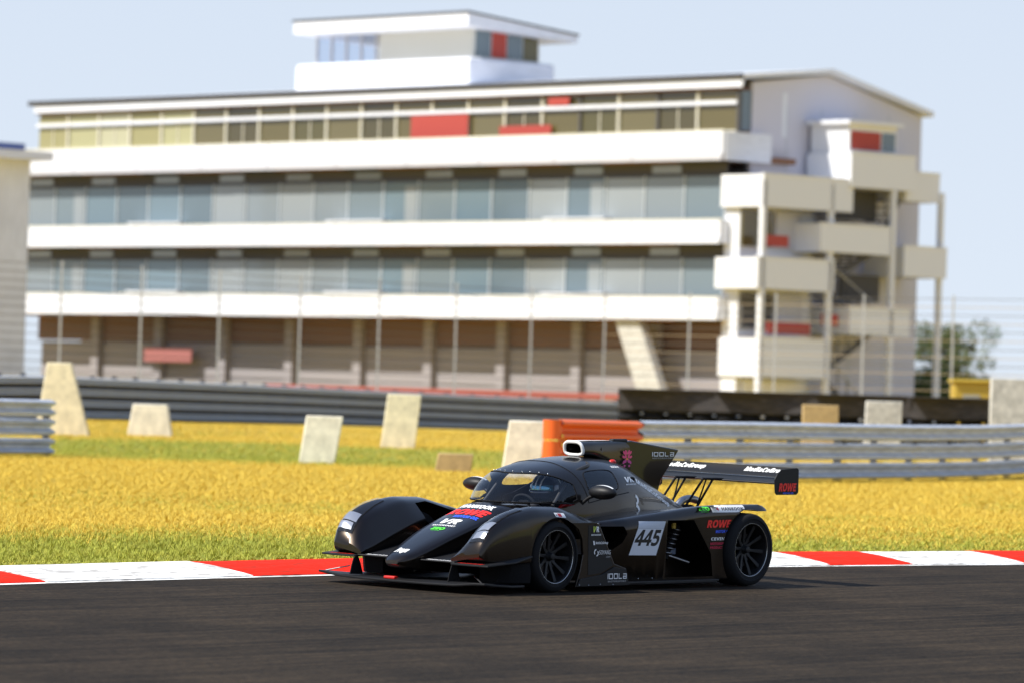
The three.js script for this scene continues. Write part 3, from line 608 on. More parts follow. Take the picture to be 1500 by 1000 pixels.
P.sticker = print2(128, 64, (x) => { x.fillStyle = '#f2f2f0'; x.fillRect(0, 0, 128, 64); x.fillStyle = '#c01822'; x.fillRect(36, 8, 46, 50); x.fillStyle = '#15151a'; x.fillRect(12, 22, 14, 28); });
const uvFlip = (g) => { const u = g.attributes.uv; for (let i = 0; i < u.count; i++) u.setY(i, 1 - u.getY(i)); return g; };
const stick = (mesh, q, dir, m, name, nu = 16, nv = 6) => part(name, uvFlip(project(mesh, q, dir, nu, nv, 0.003)), m, mesh);
const side = (mesh, x0, x1, y0, y1, m, name, z = -1.0) => stick(mesh, [[x0, y1, z], [x1, y1, z], [x1, y0, z], [x0, y0, z]], [0, 0, 1], m, name);
{
  const bd = boards[0], flat = (x0, x1, y0, y1, z, m, name, parent) => part(name, uvFlip(grid((u, v) => [lerp(x0, x1, u), lerp(y1, y0, v), z], 1, 1)), m, parent);
  flat(-0.435, -0.585, 0.49, 0.585, -0.9455, P.vr, 'team_lettering', bd);
  flat(-0.465, -0.69, 0.41, 0.452, -0.9455, P.mediaMark, 'sponsor_lettering', bd);
  flat(-0.485, -0.735, 0.292, 0.382, -0.9455, P.soyang, 'sponsor_lettering', bd);
  flat(-0.675, -0.955, 0.075, 0.165, -0.9555, P.idola, 'sponsor_lettering', bd);
  stick(pod, [[-1.222, 0.61, -1], [-1.570, 0.607, -1], [-1.462, 0.303, -1], [-1.10, 0.308, -1]], [0, 0, 1], P.number, 'number_plate', 16, 12);
  side(pod, -2.15, -2.535, 0.538, 0.62, P.rowe, 'sponsor_lettering');
  side(pod, -2.29, -2.53, 0.49, 0.525, P.motor, 'sponsor_lettering');
  side(pod, -2.225, -2.50, 0.345, 0.46, P.cevin, 'sponsor_lettering');
  side(pod, -2.06, -2.23, 0.682, 0.735, P.zed, 'sponsor_lettering');
  side(pod, -2.245, -2.735, 0.680, 0.742, P.tyreMaker, 'sponsor_sticker');
  side(fin, -2.40, -2.74, 1.118, 1.19, P.idola, 'sponsor_lettering');
  flat(-1.90, -2.115, 1.03, 1.225, -0.062, P.petal, 'petal_emblem', fin);
  side(shell, -1.50, -1.72, 0.905, 0.985, P.vrWhite, 'team_lettering', -1.0);
  stick(shell, [[-1.72, 0.985, -1], [-2.40, 0.745, -1], [-2.40, 0.675, -1], [-1.72, 0.915, -1]], [0, 0, 1], P.media, 'sponsor_lettering', 30, 6);
  side(shell, -1.58, -1.72, 0.62, 0.83, P.swirl, 'white_swirl');
  side(shell, -1.43, -1.58, 1.055, 1.08, P.media, 'sponsor_lettering');
  // on the hood, read from the front: left to right runs from the car's right to its left
  const top = (mesh, x, z, w, h, m, name, sk = 0) => stick(mesh, [[x - h / 2, 1.2, z + w / 2], [x - h / 2, 1.2, z - w / 2], [x + h / 2, 1.2, z - w / 2], [x + h / 2, 1.2, z + w / 2]], [0, -1, 0], m, name);
  top(tub, 0.0, 0, 0.40, 0.10, P.tyreMakerWhite, 'sponsor_lettering');
  top(tub, 0.125, 0, 0.47, 0.145, P.rowe, 'sponsor_lettering');
  top(tub, 0.235, -0.07, 0.30, 0.065, P.motor, 'sponsor_lettering');
  top(tub, 0.385, 0, 0.28, 0.18, P.vrWhite, 'team_lettering');
  top(tub, 0.53, 0, 0.16, 0.08, P.zed, 'sponsor_lettering');
  top(tub, 0.975, 0.01, 0.16, 0.14, P.script, 'maker_script');
  top(plane3, 0.905, 0.34, 0.30, 0.05, P.media, 'sponsor_lettering');
  top(plane3, 0.905, -0.36, 0.30, 0.05, P.media, 'sponsor_lettering');
  for (const [a, b] of [[-0.22, -0.74], [0.74, 0.22]]) stick(wingFlap, [[-3.592, 1.075, a], [-3.592, 1.075, b], [-3.515, 1.02, b], [-3.515, 1.02, a]], [-0.55, -0.83, 0], P.media, 'sponsor_lettering', 10, 4);
  flat(-3.31, -3.60, 0.855, 0.945, -0.8135, P.rowe, 'sponsor_lettering', endPlateL);
  flat(-3.38, -3.56, 0.835, 0.853, -0.8135, P.motor, 'sponsor_lettering', endPlateL);
  stick(fenderL, [[0.04, 0.70, -1], [-0.10, 0.695, -1], [-0.11, 0.655, -1], [0.03, 0.665, -1]], [0, 0, 1], P.sticker, 'tyre_sticker', 6, 3);
  for (const s of [-1, 1]) part('sponsor_lettering', uvFlip(grid((u, v) => { const z = s > 0 ? lerp(0.90, 0.60, u) : lerp(-0.60, -0.90, u), x = lerp(0.925, 0.965, v); return [x, diveY(x) + 0.0085, z]; }, 6, 2)), P.rowe, dives[s > 0 ? 1 : 0]);
}


// ---------------------------------------------------------------- the driver
{
  const root = new THREE.Group(); root.name = 'person'; scene.add(root);
  root.quaternion.copy(car.quaternion); root.position.copy(car.position).add(V(0.19, 0, -0.02).applyQuaternion(car.quaternion));
  tag(root, 'driver in black race suit and helmet seated behind the windscreen', 'person');
  const J = { hip: [-1.28, 0.27, -0.06, 0.15], chest: [-1.22, 0.55, -0.06, 0.15], neck: [-1.10, 0.72, -0.06, 0.065], shL: [-1.16, 0.62, -0.25, 0.07], shR: [-1.16, 0.62, 0.13, 0.07], elL: [-0.98, 0.50, -0.32, 0.052], elR: [-0.98, 0.50, 0.20, 0.052], waL: [-0.78, 0.66, -0.19, 0.038], waR: [-0.78, 0.66, 0.07, 0.038], haL: [-0.735, 0.71, -0.175, 0.042], haR: [-0.735, 0.71, 0.055, 0.042], knL: [-0.72, 0.34, -0.13, 0.07], knR: [-0.72, 0.34, 0.01, 0.07], fL: [-0.22, 0.24, -0.13, 0.05], fR: [-0.22, 0.24, 0.01, 0.05], head: [-1.04, 0.83, -0.06, 0.1] };
  const bones = [['hip', 'chest'], ['chest', 'neck'], ['neck', 'head'], ['chest', 'shL'], ['chest', 'shR'], ['shL', 'elL'], ['shR', 'elR'], ['elL', 'waL'], ['elR', 'waR'], ['waL', 'haL'], ['waR', 'haR'], ['hip', 'knL'], ['hip', 'knR'], ['knL', 'fL'], ['knR', 'fR']];
  const N = 96, half = 0.68, c = [-0.80, 0.56, -0.06], mc = new MarchingCubes(N, matte, false, false, 200000); mc.isolation = 0;
  for (let k = 0; k < N; k++) for (let j = 0; j < N; j++) for (let i = 0; i < N; i++) {
    const p = [c[0] + (i - N / 2) / (N / 2) * half, c[1] + (j - N / 2) / (N / 2) * half, c[2] + (k - N / 2) / (N / 2) * half]; let acc = 0;
    for (const [a, b] of bones) { const A = J[a], B = J[b], d = [B[0] - A[0], B[1] - A[1], B[2] - A[2]], t = clamp(((p[0] - A[0]) * d[0] + (p[1] - A[1]) * d[1] + (p[2] - A[2]) * d[2]) / (d[0] ** 2 + d[1] ** 2 + d[2] ** 2), 0, 1); const q = Math.hypot(p[0] - A[0] - d[0] * t, p[1] - A[1] - d[1] * t, p[2] - A[2] - d[2] * t) - lerp(A[3], B[3], t); acc += Math.exp(-60 * q); }
    mc.field[k * N * N + j * N + i] = Math.log(acc) / 60;
  }
  mc.update();
  const g = new THREE.BufferGeometry(); g.setAttribute('position', new THREE.BufferAttribute(mc.positionArray.slice(0, mc.count * 3), 3)); g.setAttribute('normal', new THREE.BufferAttribute(mc.normalArray.slice(0, mc.count * 3), 3));
  g.scale(half, half, half).translate(...c);
  part('body', g, mat([0.014, 0.015, 0.02], 0.8), root);
  const hg = new THREE.SphereGeometry(0.135, 32, 24); const hp = hg.attributes.position;
  for (let i = 0; i < hp.count; i++) { const x = hp.getX(i), y = hp.getY(i); hp.setX(i, x * 1.1 + (y < 0 ? 0.02 * (x > 0 ? 1 : 0) : 0)); if (y < -0.085) hp.setY(i, -0.085); }
  hg.computeVertexNormals();
  const helmet = part('helmet', hg.translate(-1.03, 0.855, -0.06), mat([0.05, 0.05, 0.06], 0.25, 0, { clearcoat: 1 }), root);
  part('visor', new THREE.SphereGeometry(0.139, 32, 12, Math.PI * 0.62, Math.PI * 0.76, Math.PI * 0.40, Math.PI * 0.2).scale(1.1, 1, 1).translate(-1.03, 0.855, -0.06), mat([0.16, 0.36, 0.48], 0.06, 0.6), helmet);
  part('helmet_stripe', new THREE.TorusGeometry(0.1365, 0.006, 6, 30, Math.PI).scale(1.1, 1, 1).translate(-1.03, 0.862, -0.06), white, helmet);
  for (const k of [-0.05, 0.05]) part('helmet_stripe', new THREE.TorusGeometry(0.128, 0.007, 6, 30, Math.PI).scale(1.12, 1.02, 1).translate(-1.03, 0.858, -0.06 + k), white, helmet);
  part('belt', tube([[-1.32, 0.70, -0.20], [-1.13, 0.71, -0.17], [-1.05, 0.58, -0.14], [-1.08, 0.45, -0.08]], 0.02, 16, 6).scale(1, 1, 1), redPlastic, root);
}

// ---------------------------------------------------------------- guard rails
const galv = (() => { const n = noiseTile(256, 10, 4), s = noiseTile(256, 24, 3, 10); return new THREE.MeshStandardMaterial({ map: texture(256, (i) => { const v = 0.78 + 0.18 * (n[i] - 0.5) + 0.16 * (s[i] - 0.5); return [v * 0.97, v, v * 1.05]; }), roughness: 0.48, metalness: 0.2, side: THREE.DoubleSide }); })();
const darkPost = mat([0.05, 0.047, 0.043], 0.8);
function beam(h) {                                         // W-shaped rail section, [outward, y]
  const d = h < 0.2 ? 0.17 : 0.11, k = [[0, -0.155], [0.5, -0.135], [1, -0.115], [1, -0.075], [0.5, -0.045], [0.05, -0.022], [0.05, 0.022], [0.5, 0.045], [1, 0.075], [1, 0.115], [0.5, 0.135], [0, 0.155]];
  return k.map(([o, y]) => [o * d, y * h / 0.31]);
}
function rail(a, b, y0, y1, out, h, material, parent, name = 'rail') {   // from a to b, [x, z] each; out: unit [x, z] towards the track
  const prof = beam(h), n = 6;
  const g = grid((u, v) => { const k = v * (prof.length - 1), i = Math.min(prof.length - 2, Math.floor(k)), t = k - i, o = lerp(prof[i][0], prof[i + 1][0], t), y = lerp(prof[i][1], prof[i + 1][1], t); return [lerp(a[0], b[0], u) + out[0] * o, lerp(y0, y1, u) + y, lerp(a[1], b[1], u) + out[1] * o]; }, n, (prof.length - 1) * 3);
  const L = Math.hypot(b[0] - a[0], b[1] - a[1]), uv = g.attributes.uv; for (let i = 0; i < uv.count; i++) uv.setXY(i, uv.getX(i) * L / 2, uv.getY(i) * 0.2);
  return part(name, g, material, parent);
}
function guardRail(pts, heights, h, label, lift = 0, backed = false) {
  const t = thing('guard_rail', label, 'guard rail', 'guard rails beside the track');
  for (let i = 0; i < pts.length - 1; i++) {
    const a = pts[i], b = pts[i + 1], L = Math.hypot(b[0] - a[0], b[1] - a[1]), d = [(b[0] - a[0]) / L, (b[1] - a[1]) / L];
    let o = [-d[1], d[0]]; if (o[1] < 0) o = [-o[0], -o[1]];
    const n = Math.max(1, Math.round(L / 3.8)), at = (k) => [lerp(a[0], b[0], k), lerp(a[1], b[1], k)];
    for (let j = 0; j < n; j++) {
      const p = at(j / n), q = at((j + 1) / n), yp = groundY(...p) + lift, yq = groundY(...q) + lift, s = j % 2 ? 0.004 : 0;
      for (const y of heights) rail([p[0] + o[0] * s, p[1] + o[1] * s], [q[0] + o[0] * s, q[1] + o[1] * s], yp + y, yq + y, o, h, galv, t);
    }
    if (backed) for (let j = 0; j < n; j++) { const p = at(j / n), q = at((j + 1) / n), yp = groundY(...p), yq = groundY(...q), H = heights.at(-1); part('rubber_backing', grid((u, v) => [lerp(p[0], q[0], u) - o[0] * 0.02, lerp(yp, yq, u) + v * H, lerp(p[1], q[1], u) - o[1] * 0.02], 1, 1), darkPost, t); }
    for (let j = 0; j <= n * 2; j++) { const p = at(Math.min(0.998, Math.max(0.002, j / n / 2))), y = groundY(...p) + lift; part('post', box(0.12, heights.at(-1) + 0.5, 0.1, p[0] - o[0] * 0.075, y + (heights.at(-1) - 0.3) / 2 + 0.05, p[1] - o[1] * 0.075), darkPost, t); }
  }
  return t;
}
guardRail([[2.05, -82.2], [5.8, -90], [10.3, -99.8], [14.5, -109]], [0.19, 0.53, 0.87], 0.29, 'three-high grey steel guard rail running from the orange end cover');
guardRail([[-12.5, -83], [-8.1, -91]], [0.19, 0.53, 0.87], 0.29, 'short three-high steel guard rail ending in open grass');
guardRail([[-16, -104], [-11.75, -119], [-9.39, -130], [-4.82, -148], [1.15, -161], [8, -172]], [0.14, 0.41, 0.68, 0.95], 0.175, 'long four-high pale steel guard rail in front of the pit building', 0.0, true);
{
  const t = thing('rail_end_cover', 'orange ribbed cover wrapped round the end of the guard rail', 'barrier cover');
  const orange = mat([0.80, 0.13, 0.012], 0.5), a = [0.72, -79.6], b = [2.02, -82.1], L = Math.hypot(b[0] - a[0], b[1] - a[1]), d = [(b[0] - a[0]) / L, (b[1] - a[1]) / L], o = [-d[1] * -1, d[0] * -1];
  const out = o[1] > 0 ? o : [-o[0], -o[1]], y = groundY(1.4, -81);
  for (const h of [0.19, 0.52, 0.85]) {
    rail([a[0] + out[0] * 0.02, a[1] + out[1] * 0.02], [b[0] + out[0] * 0.02, b[1] + out[1] * 0.02], y + h, y + h, out, 0.325, orange, t, 'cover_rib');
    part('cover_nose', new THREE.CylinderGeometry(0.15, 0.15, 0.30, 20, 1, false, 0, Math.PI * 2).translate(a[0] - out[0] * 0.06, y + h, a[1] - out[1] * 0.06), orange, t);
  }
  part('cover_back', bar([a[0] - out[0] * 0.1, y + 0.5, a[1] - out[1] * 0.1], [b[0] - out[0] * 0.1, y + 0.5, b[1] - out[1] * 0.1], 0.05), orange, t);
  part('cover_post', box(0.12, 1.0, 0.1, 1.4 - out[0] * 0.1, y + 0.45, -80.9 - out[1] * 0.1), darkPost, t);
}

// ---------------------------------------------------------------- pale concrete blocks and boards on the grass
const conc = noiseTile(256, 12, 5);
const concrete = (c, k = 0.25) => new THREE.MeshStandardMaterial({ map: texture(256, (i) => c.map((v) => v * (1 - k / 2 + k * conc[i]))), roughness: 0.9, side: THREE.DoubleSide });
const paleConcrete = concrete([0.93, 0.90, 0.82]), creamConcrete = concrete([0.92, 0.87, 0.74]), greyConcrete = concrete([0.74, 0.73, 0.70], 0.35), tanConcrete = concrete([0.70, 0.60, 0.42]);
function block(name, x, z, h, w0, w1, depth, lean, shift, m, label, category, y0) {   // tapered upright slab; w0 wide at the foot, w1 at the head
  const y = y0 ?? groundY(x, z) - 0.04, pos = [];
  const g = loft([-depth / 2, -depth / 2 + 0.02, depth / 2 - 0.02, depth / 2].map((d, i) => { const e = i % 3 ? 0 : 0.015; return { x: d, pts: roundPoly([[-w0 / 2 + e, 0], [w0 / 2 - e, 0], [w1 / 2 + lean - e + shift, h - e], [-w1 / 2 + lean + e + shift, h - e]], 0.015, 2) }; }));
  g.rotateY(-Math.PI / 2); g.rotateY(Math.PI); g.translate(0, 0, 0);
  const uv = new Float32Array(g.attributes.position.count * 2), p = g.attributes.position; for (let i = 0; i < p.count; i++) { uv[i * 2] = p.getX(i) * 0.8 + p.getZ(i); uv[i * 2 + 1] = p.getY(i) * 0.8; }
  g.setAttribute('uv', new THREE.BufferAttribute(uv, 2));
  const o = part(numbered(name), g, m, scene); o.position.set(x, y, z);
  return tag(o, label, category);
}
block('concrete_block', -7.66, -110, 0.72, 0.96, 0.72, 0.5, 0.05, -0.05, paleConcrete, 'squat white concrete block with a sloping side in front of the long guard rail', 'block');
block('concrete_post', -3.46, -93, 0.90, 0.64, 0.66, 0.30, 0.13, 0, paleConcrete, 'off-white leaning concrete slab standing alone on the green dip', 'post');
block('concrete_post', -2.27, -105, 1.13, 0.70, 0.68, 0.28, 0.12, 0, creamConcrete, 'tall cream leaning concrete slab overlapping the long guard rail', 'post');
block('concrete_post', 0.18, -84, 0.98, 0.62, 0.60, 0.28, 0.12, 0, paleConcrete, 'pale leaning concrete slab just beside the orange cover', 'post');
block('concrete_post', -9.35, -108, 1.55, 1.15, 0.5, 0.35, -0.10, 0, creamConcrete, 'tall tapering cream concrete post at the end of the short guard rail', 'post');
block('concrete_block', -0.95, -88, 0.36, 0.62, 0.60, 0.3, 0.05, 0, tanConcrete, 'low tan concrete block half lost in the dry grass', 'block');
block('concrete_block', 6.74, -112, 1.12, 0.78, 0.78, 0.35, 0.0, 0, tanConcrete, 'tan concrete block in front of the black tyre wall', 'block');
block('concrete_block', 8.08, -112, 1.24, 0.80, 0.78, 0.35, 0.04, 0, greyConcrete, 'light grey concrete block in front of the black tyre wall', 'block');
block('concrete_wall', 11.0, -108, 1.82, 1.9, 1.9, 0.4, 0.0, 0, greyConcrete, 'tall rough grey concrete wall end beyond the tyre wall', 'wall');

// ---------------------------------------------------------------- tyre wall with a black belt
{
  const t = thing('tyre_wall', 'black tyre wall topped with a dark rubber belt', 'tyre wall');
  const a = [2.55, -122], b = [11.6, -120], n = 16, tyre = new THREE.TorusGeometry(0.2, 0.105, 8, 16).rotateX(Math.PI / 2);
  const beltM = new THREE.MeshStandardMaterial({ map: texture(256, (i) => { const v = 0.20 + 0.14 * (conc[i] - 0.4) + 0.1 * (worn[i] - 0.5); return [v * 1.05, v * 0.98, v * 0.98]; }), roughness: 0.75, side: THREE.DoubleSide });
  for (let i = 0; i < n; i++) for (let k = 0; k < 6; k++) {
    const u = (i + 0.5) / n, x = lerp(a[0], b[0], u), z = lerp(a[1], b[1], u), y = groundY(x, z);
    const m = part('tyre', tyre, rubber, t); m.position.set(x, y + 0.105 + k * 0.19, z); m.rotation.y = rnd() * 6;
  }
  for (let i = 0; i < 4; i++) {
    const p = [lerp(a[0], b[0], i / 4), lerp(a[1], b[1], i / 4)], q = [lerp(a[0], b[0], (i + 1) / 4), lerp(a[1], b[1], (i + 1) / 4)], yp = 1.72, yq = 1.72;
    const g = grid((u, v) => [lerp(p[0], q[0], u), lerp(yp, yp + 0.50, v) + 0.015 * Math.sin(u * 7 + i), lerp(p[1], q[1], u) + 0.33 + 0.02 * Math.sin(u * 9 + v * 3 + i)], 14, 5);
    part('belt', g, beltM, t);
    part('belt_top', spanBox(p[0], q[0], 2.20, 2.225, Math.min(p[1], q[1]) - 0.3, Math.max(p[1], q[1]) + 0.34), beltM, t);
  }
}
// ---------------------------------------------------------------- pit wall with painted coping
{
  const t = thing('pit_wall', 'low pit wall with white and red painted coping behind the long guard rail', 'wall');
  const pts = [[-20, -166], [-8.5, -176], [3.9, -176.5]];
  for (let i = 0; i < 2; i++) {
    const a = pts[i], b = pts[i + 1], n = i ? 8 : 6;
    for (let j = 0; j < n; j++) {
      const p = [lerp(a[0], b[0], j / n), lerp(a[1], b[1], j / n)], q = [lerp(a[0], b[0], (j + 1) / n), lerp(a[1], b[1], (j + 1) / n)], L = Math.hypot(q[0] - p[0], q[1] - p[1]), an = -Math.atan2(q[1] - p[1], q[0] - p[0]);
      const w = part('wall_panel', box(L - 0.02, 1.45, 0.22, 0, 0.73, 0), greyConcrete, t); w.position.set((p[0] + q[0]) / 2, 0.65, (p[1] + q[1]) / 2); w.rotation.y = an;
      const c = part('coping', box(L - 0.01, 0.22, 0.34, 0, 1.57, 0), i ? mat([0.60, 0.17, 0.14], 0.6) : mat([0.78, 0.77, 0.75], 0.6), t); c.position.copy(w.position); c.rotation.y = an;
    }
  }
}
// ---------------------------------------------------------------- debris fence: posts and cables
{
  const t = thing('debris_fence', 'tall debris fence of grey posts and cables in front of the pit building', 'fence');
  const pts = [[-18, -150], [-9, -158], [3, -168], [16.5, -160], [22, -156]], postM = mat([0.52, 0.53, 0.54], 0.5, 0.2), wireM = mat([0.10, 0.085, 0.06], 0.6, 0.3), tanM = mat([0.42, 0.32, 0.19], 0.6, 0.2);
  const hs = [...Array(15)].map((_, i) => 0.9 + i * 0.26);
  for (let i = 0; i < pts.length - 1; i++) {
    const a = pts[i], b = pts[i + 1], L = Math.hypot(b[0] - a[0], b[1] - a[1]), n = Math.round(L / 3.3);
    for (let j = 0; j < n; j++) { const x = lerp(a[0], b[0], j / n), z = lerp(a[1], b[1], j / n); part('post', box(0.06, 4.7, 0.06, x, groundY(x, z) + 2.3, z), postM, t); }
    for (let k = 0; k < hs.length; k++) part('cable', bar([a[0], groundY(...a) + hs[k], a[1]], [b[0], groundY(...b) + hs[k], b[1]], 0.010, 5), i > 1 && k % 2 ? tanM : wireM, t);
  }
}
// ---------------------------------------------------------------- pit building: own axes x along the front away from the near corner, y up, z into the building
const wallWhite = (() => { const n = noiseTile(256, 8, 5), s = noiseTile(256, 30, 3, 0.2); return new THREE.MeshStandardMaterial({ map: texture(256, (i) => { const v = 0.90 + 0.08 * (n[i] - 0.5) + 0.09 * (s[i] - 0.5); return [v * 0.98, v * 0.99, v * 1.02]; }), roughness: 0.6, side: THREE.DoubleSide }); })();
const panelGrey = mat([0.56, 0.56, 0.60], 0.55), endWallM = mat([0.60, 0.59, 0.66], 0.6), darkTrim = mat([0.05, 0.05, 0.055], 0.6), soffit = mat([0.22, 0.10, 0.045], 0.7), frameM = mat([0.70, 0.66, 0.52], 0.5), greyFrame = mat([0.42, 0.46, 0.49], 0.5), recess = mat([0.10, 0.095, 0.09], 0.8);
const paneM = [[0.17, 0.215, 0.24], [0.13, 0.175, 0.205], [0.22, 0.255, 0.275], [0.15, 0.21, 0.25], [0.28, 0.31, 0.325]].map((c) => mat(c, 0.12, 0, { clearcoat: 0.6, clearcoatRoughness: 0.05 }));
const topPane = [[0.10, 0.085, 0.03], [0.13, 0.105, 0.04], [0.085, 0.07, 0.03], [0.15, 0.125, 0.055]].map((c) => mat(c, 0.15, 0, { clearcoat: 0.4 }));
const blindPane = [[0.42, 0.40, 0.22], [0.34, 0.31, 0.15], [0.48, 0.46, 0.30]].map((c) => mat(c, 0.3));
const redCloth = mat([0.42, 0.06, 0.045], 0.7), steelDark = mat([0.09, 0.09, 0.10], 0.5, 0.5);
{
  const B = thing('pit_building', 'long white four-storey pit building with stacked balconies and a rooftop cabin', 'building');
  B.position.set(8.3, 0, -194); B.rotation.y = Math.atan2(0.73753671, -0.67530705);
  const L = 43.4, N = 20, pw = L / N, add = (n, x0, x1, y0, y1, z0, z1, m, parent = B, r = 0) => part(n, r ? softBox(x0, x1, y0, y1, z0, z1, r) : spanBox(x0, x1, y0, y1, z0, z1), m, parent);
  // core and roof
  add('core_wall', 0.15, L - 0.1, 0.5, 13.6, 2.6, 9.9, endWallM);
  const roofPts = [[-0.22, 14.55], [4.6, 15.05], [10.3, 13.75], [10.3, 13.55], [4.6, 14.85], [-0.22, 14.35]];
  const roof = part('roof', prism(roofPts.map(([z, y]) => [z, y]), 0, L + 0.8).rotateY(-Math.PI / 2).translate(L + 0.4, 0, 0), wallWhite, B);
  const endW = part('end_wall', prism([[0.6, 0.5], [0.6, 14.3], [4.6, 14.8], [9.95, 13.55], [9.95, 0.5]], 0, 0.2).rotateY(-Math.PI / 2).translate(0.12, 0, 0), endWallM, B);
  for (let i = 1; i < 5; i++) add('cladding_joint', -0.085, -0.075, 0.6, 13.5, 0.6 + i * 1.87, 0.64 + i * 1.87, greyFrame, endW);
  // fascia under the roof with a dark gutter line
  for (let i = 0; i < 10; i++) add('roof_fascia', i * L / 10 - (i ? 0 : 0.4) + 0.01, (i + 1) * L / 10 - 0.01, 14.05, 14.36, -0.30, -0.18, wallWhite);
  add('gutter', -0.4, L + 0.4, 14.36, 14.56, -0.36, -0.24, darkTrim);
  add('top_soffit', 0, L, 13.98, 14.04, -0.18, 0.5, soffit);
  // top floor: glazing with a transom rail
  for (let i = 0; i < N; i++) {
    const x0 = i * pw + 0.06, x1 = (i + 1) * pw - 0.06, far = i > 14, m = far ? blindPane[(i * 7) % 3] : topPane[(i * 5 + 1) % 4];
    const w = add('window', x0, x1, 12.45, 13.40, -0.02, 0.02, m); add('mullion', -0.055 + i * pw, 0.055 + i * pw, 12.4, 13.95, -0.10, 0.06, i % 2 ? frameM : (i < 6 ? recess : frameM));
    if (i % 2) add('pane_bar', (x0 + x1) / 2 - 0.025, (x0 + x1) / 2 + 0.025, 12.45, 13.40, -0.05, -0.021, frameM, w);
    add('transom_window', x0, x1, 13.58, 13.97, -0.02, 0.02, m);
  }
  for (let i = 0; i < 10; i++) { add('transom_rail', i * L / 10 + 0.005, (i + 1) * L / 10 - 0.005, 13.42, 13.57, -0.16, 0.03, wallWhite); add('window_sill', i * L / 10 + 0.005, (i + 1) * L / 10 - 0.005, 12.33, 12.44, -0.20, 0.03, frameM); }
  for (const [a, b, c, d] of [[15.06, 18.5, 12.46, 13.38], [10.2, 13.2, 12.46, 12.85], [9.2, 10.4, 13.6, 13.9]]) add('red_banner', a, b, c, d, -0.19, -0.17, redCloth);
  // three balcony floors
  const floors = [[11.24, 12.32], [8.12, 8.98], [5.24, 6.08]];
  floors.forEach(([lo, hi], f) => {
    for (let i = 0; i < 10; i++) {
      const x0 = i * L / 10 + 0.02 - (i ? 0 : 0.5), x1 = (i + 1) * L / 10 - 0.02 + (i === 9 ? 0.9 : 0);
      add('balcony_panel', x0, x1, lo + 0.24, hi, -1.32, -1.2, wallWhite); add('balcony_lip', x0, x1, lo, lo + 0.235, -1.38, -1.18, f ? wallWhite : panelGrey);
    }
    const slab = add('floor_slab', -0.5, L + 0.9, lo + 0.02, lo + 0.24, -1.18, 2.6, f === 2 ? redCloth : soffit);
    add('balcony_rail', -0.5, L + 0.9, hi + 0.02, hi + 0.07, -1.29, -1.23, frameM);
    add('balcony_return', -0.56, -0.45, lo, hi, -1.2, 1.2, wallWhite); add('balcony_return', L + 0.85, L + 0.95, lo, hi, -1.2, 1.2, wallWhite);
    for (let i = 0; i < 20; i++) add('soffit_board', i * pw + 0.1, (i + 1) * pw - 0.1, lo - 0.05, lo + 0.015, -1.1, -0.2, i % 3 ? soffit : darkTrim, slab);
  });
  for (const [lo, hi, wl] of [[8.98, 11.24, 0.75], [6.08, 8.12, 0.75]]) {
    for (let i = 0; i < N; i++) {
      const x0 = i * pw + 0.04, x1 = (i + 1) * pw - 0.04, w = add('window', x0, x1, lo - 0.7, hi - 0.55, -0.62, -0.58, paneM[(i * 7 + (i >> 2)) % 5]);
      add('mullion', i * pw - 0.04, i * pw + 0.04, lo - 0.7, hi - 0.5, -0.66, -0.56, greyFrame);
      add('pane_bar', x0, x1, hi - 0.56, hi - 0.48, -0.65, -0.56, steelDark, w);
      if (i % 2) add('downlight_panel', x0 + 0.2, x1 - 0.3, hi - 0.42, hi - 0.12, -0.60, -0.57, paneM[4]);
      if (i % 5 === 3) add('curtain', x0 + 0.1, x0 + 0.8, lo - 0.5, hi - 0.7, -0.64, -0.625, paneM[4], w);
    }
    add('clerestory', 0, L, hi - 0.48, hi, -0.55, -0.5, recess);
    for (let i = 0; i < 3; i++) add('balcony_table', 6 + i * 13, 9.5 + i * 13, lo + 0.12, lo + 0.18, -1.15, -0.72, wallWhite);
  }
  const shutterM = mat([0.30, 0.28, 0.295], 0.7);
  // open ground floor
  for (let i = 0; i < 10; i++) {
    const x0 = i * L / 10, s = add('garage_shutter', x0 + 0.25, x0 + L / 10 - 0.25, 0.6, 4.1, 0.35, 0.43, i % 3 === 1 ? mat([0.40, 0.36, 0.38], 0.7) : mat([0.34, 0.33, 0.34], 0.7));
    for (let k = 0; k < 7; k++) add('shutter_slat', x0 + 0.27, x0 + L / 10 - 0.27, 0.75 + k * 0.48, 1.15 + k * 0.48, 0.31, 0.35, shutterM, s);
    add('ground_column', x0 - 0.25, x0 + 0.25, 0.5, 5.24, 0.05, 0.5, shutterM);
  }
  add('shutter_header', 0, L, 4.15, 5.2, 0.3, 0.5, mat([0.17, 0.11, 0.095], 0.7));
  add('red_sign', 32, 35.2, 3.3, 3.9, -0.26, -0.22, mat([0.36, 0.13, 0.12], 0.7));
  part('raking_column', prism([[5.25, 5.2], [3.95, 5.2], [1.6, 0.6], [3.0, 0.6]], -1.15, -0.75, 0.03), greyConcrete, B);
  // corner room at the top
  add('corner_glass', -0.02, 0.02, 12.45, 13.95, 0.1, 2.2, paneM[1]); add('corner_post', -0.1, 0.1, 12.3, 14.0, 2.2, 2.45, wallWhite);
  // rooftop cabin
  const base = add('cabin_parapet', 18.2, 29.2, 14.4, 15.95, 2.6, 7.4, wallWhite, B, 0.15);
  add('cabin_wall', 18.8, 24.6, 15.9, 17.2, 3.3, 7.0, mat([0.62, 0.62, 0.58], 0.6), base);
  for (let i = 0; i < 4; i++) add('cabin_window', 24.9 + i * 0.95, 25.8 + i * 0.95, 16.0, 17.15, 3.35, 3.39, clear, base);
  for (let i = 0; i < 5; i++) add('cabin_mullion', 24.82 + i * 0.95, 24.9 + i * 0.95, 15.9, 17.2, 3.32, 3.42, panelGrey, base);
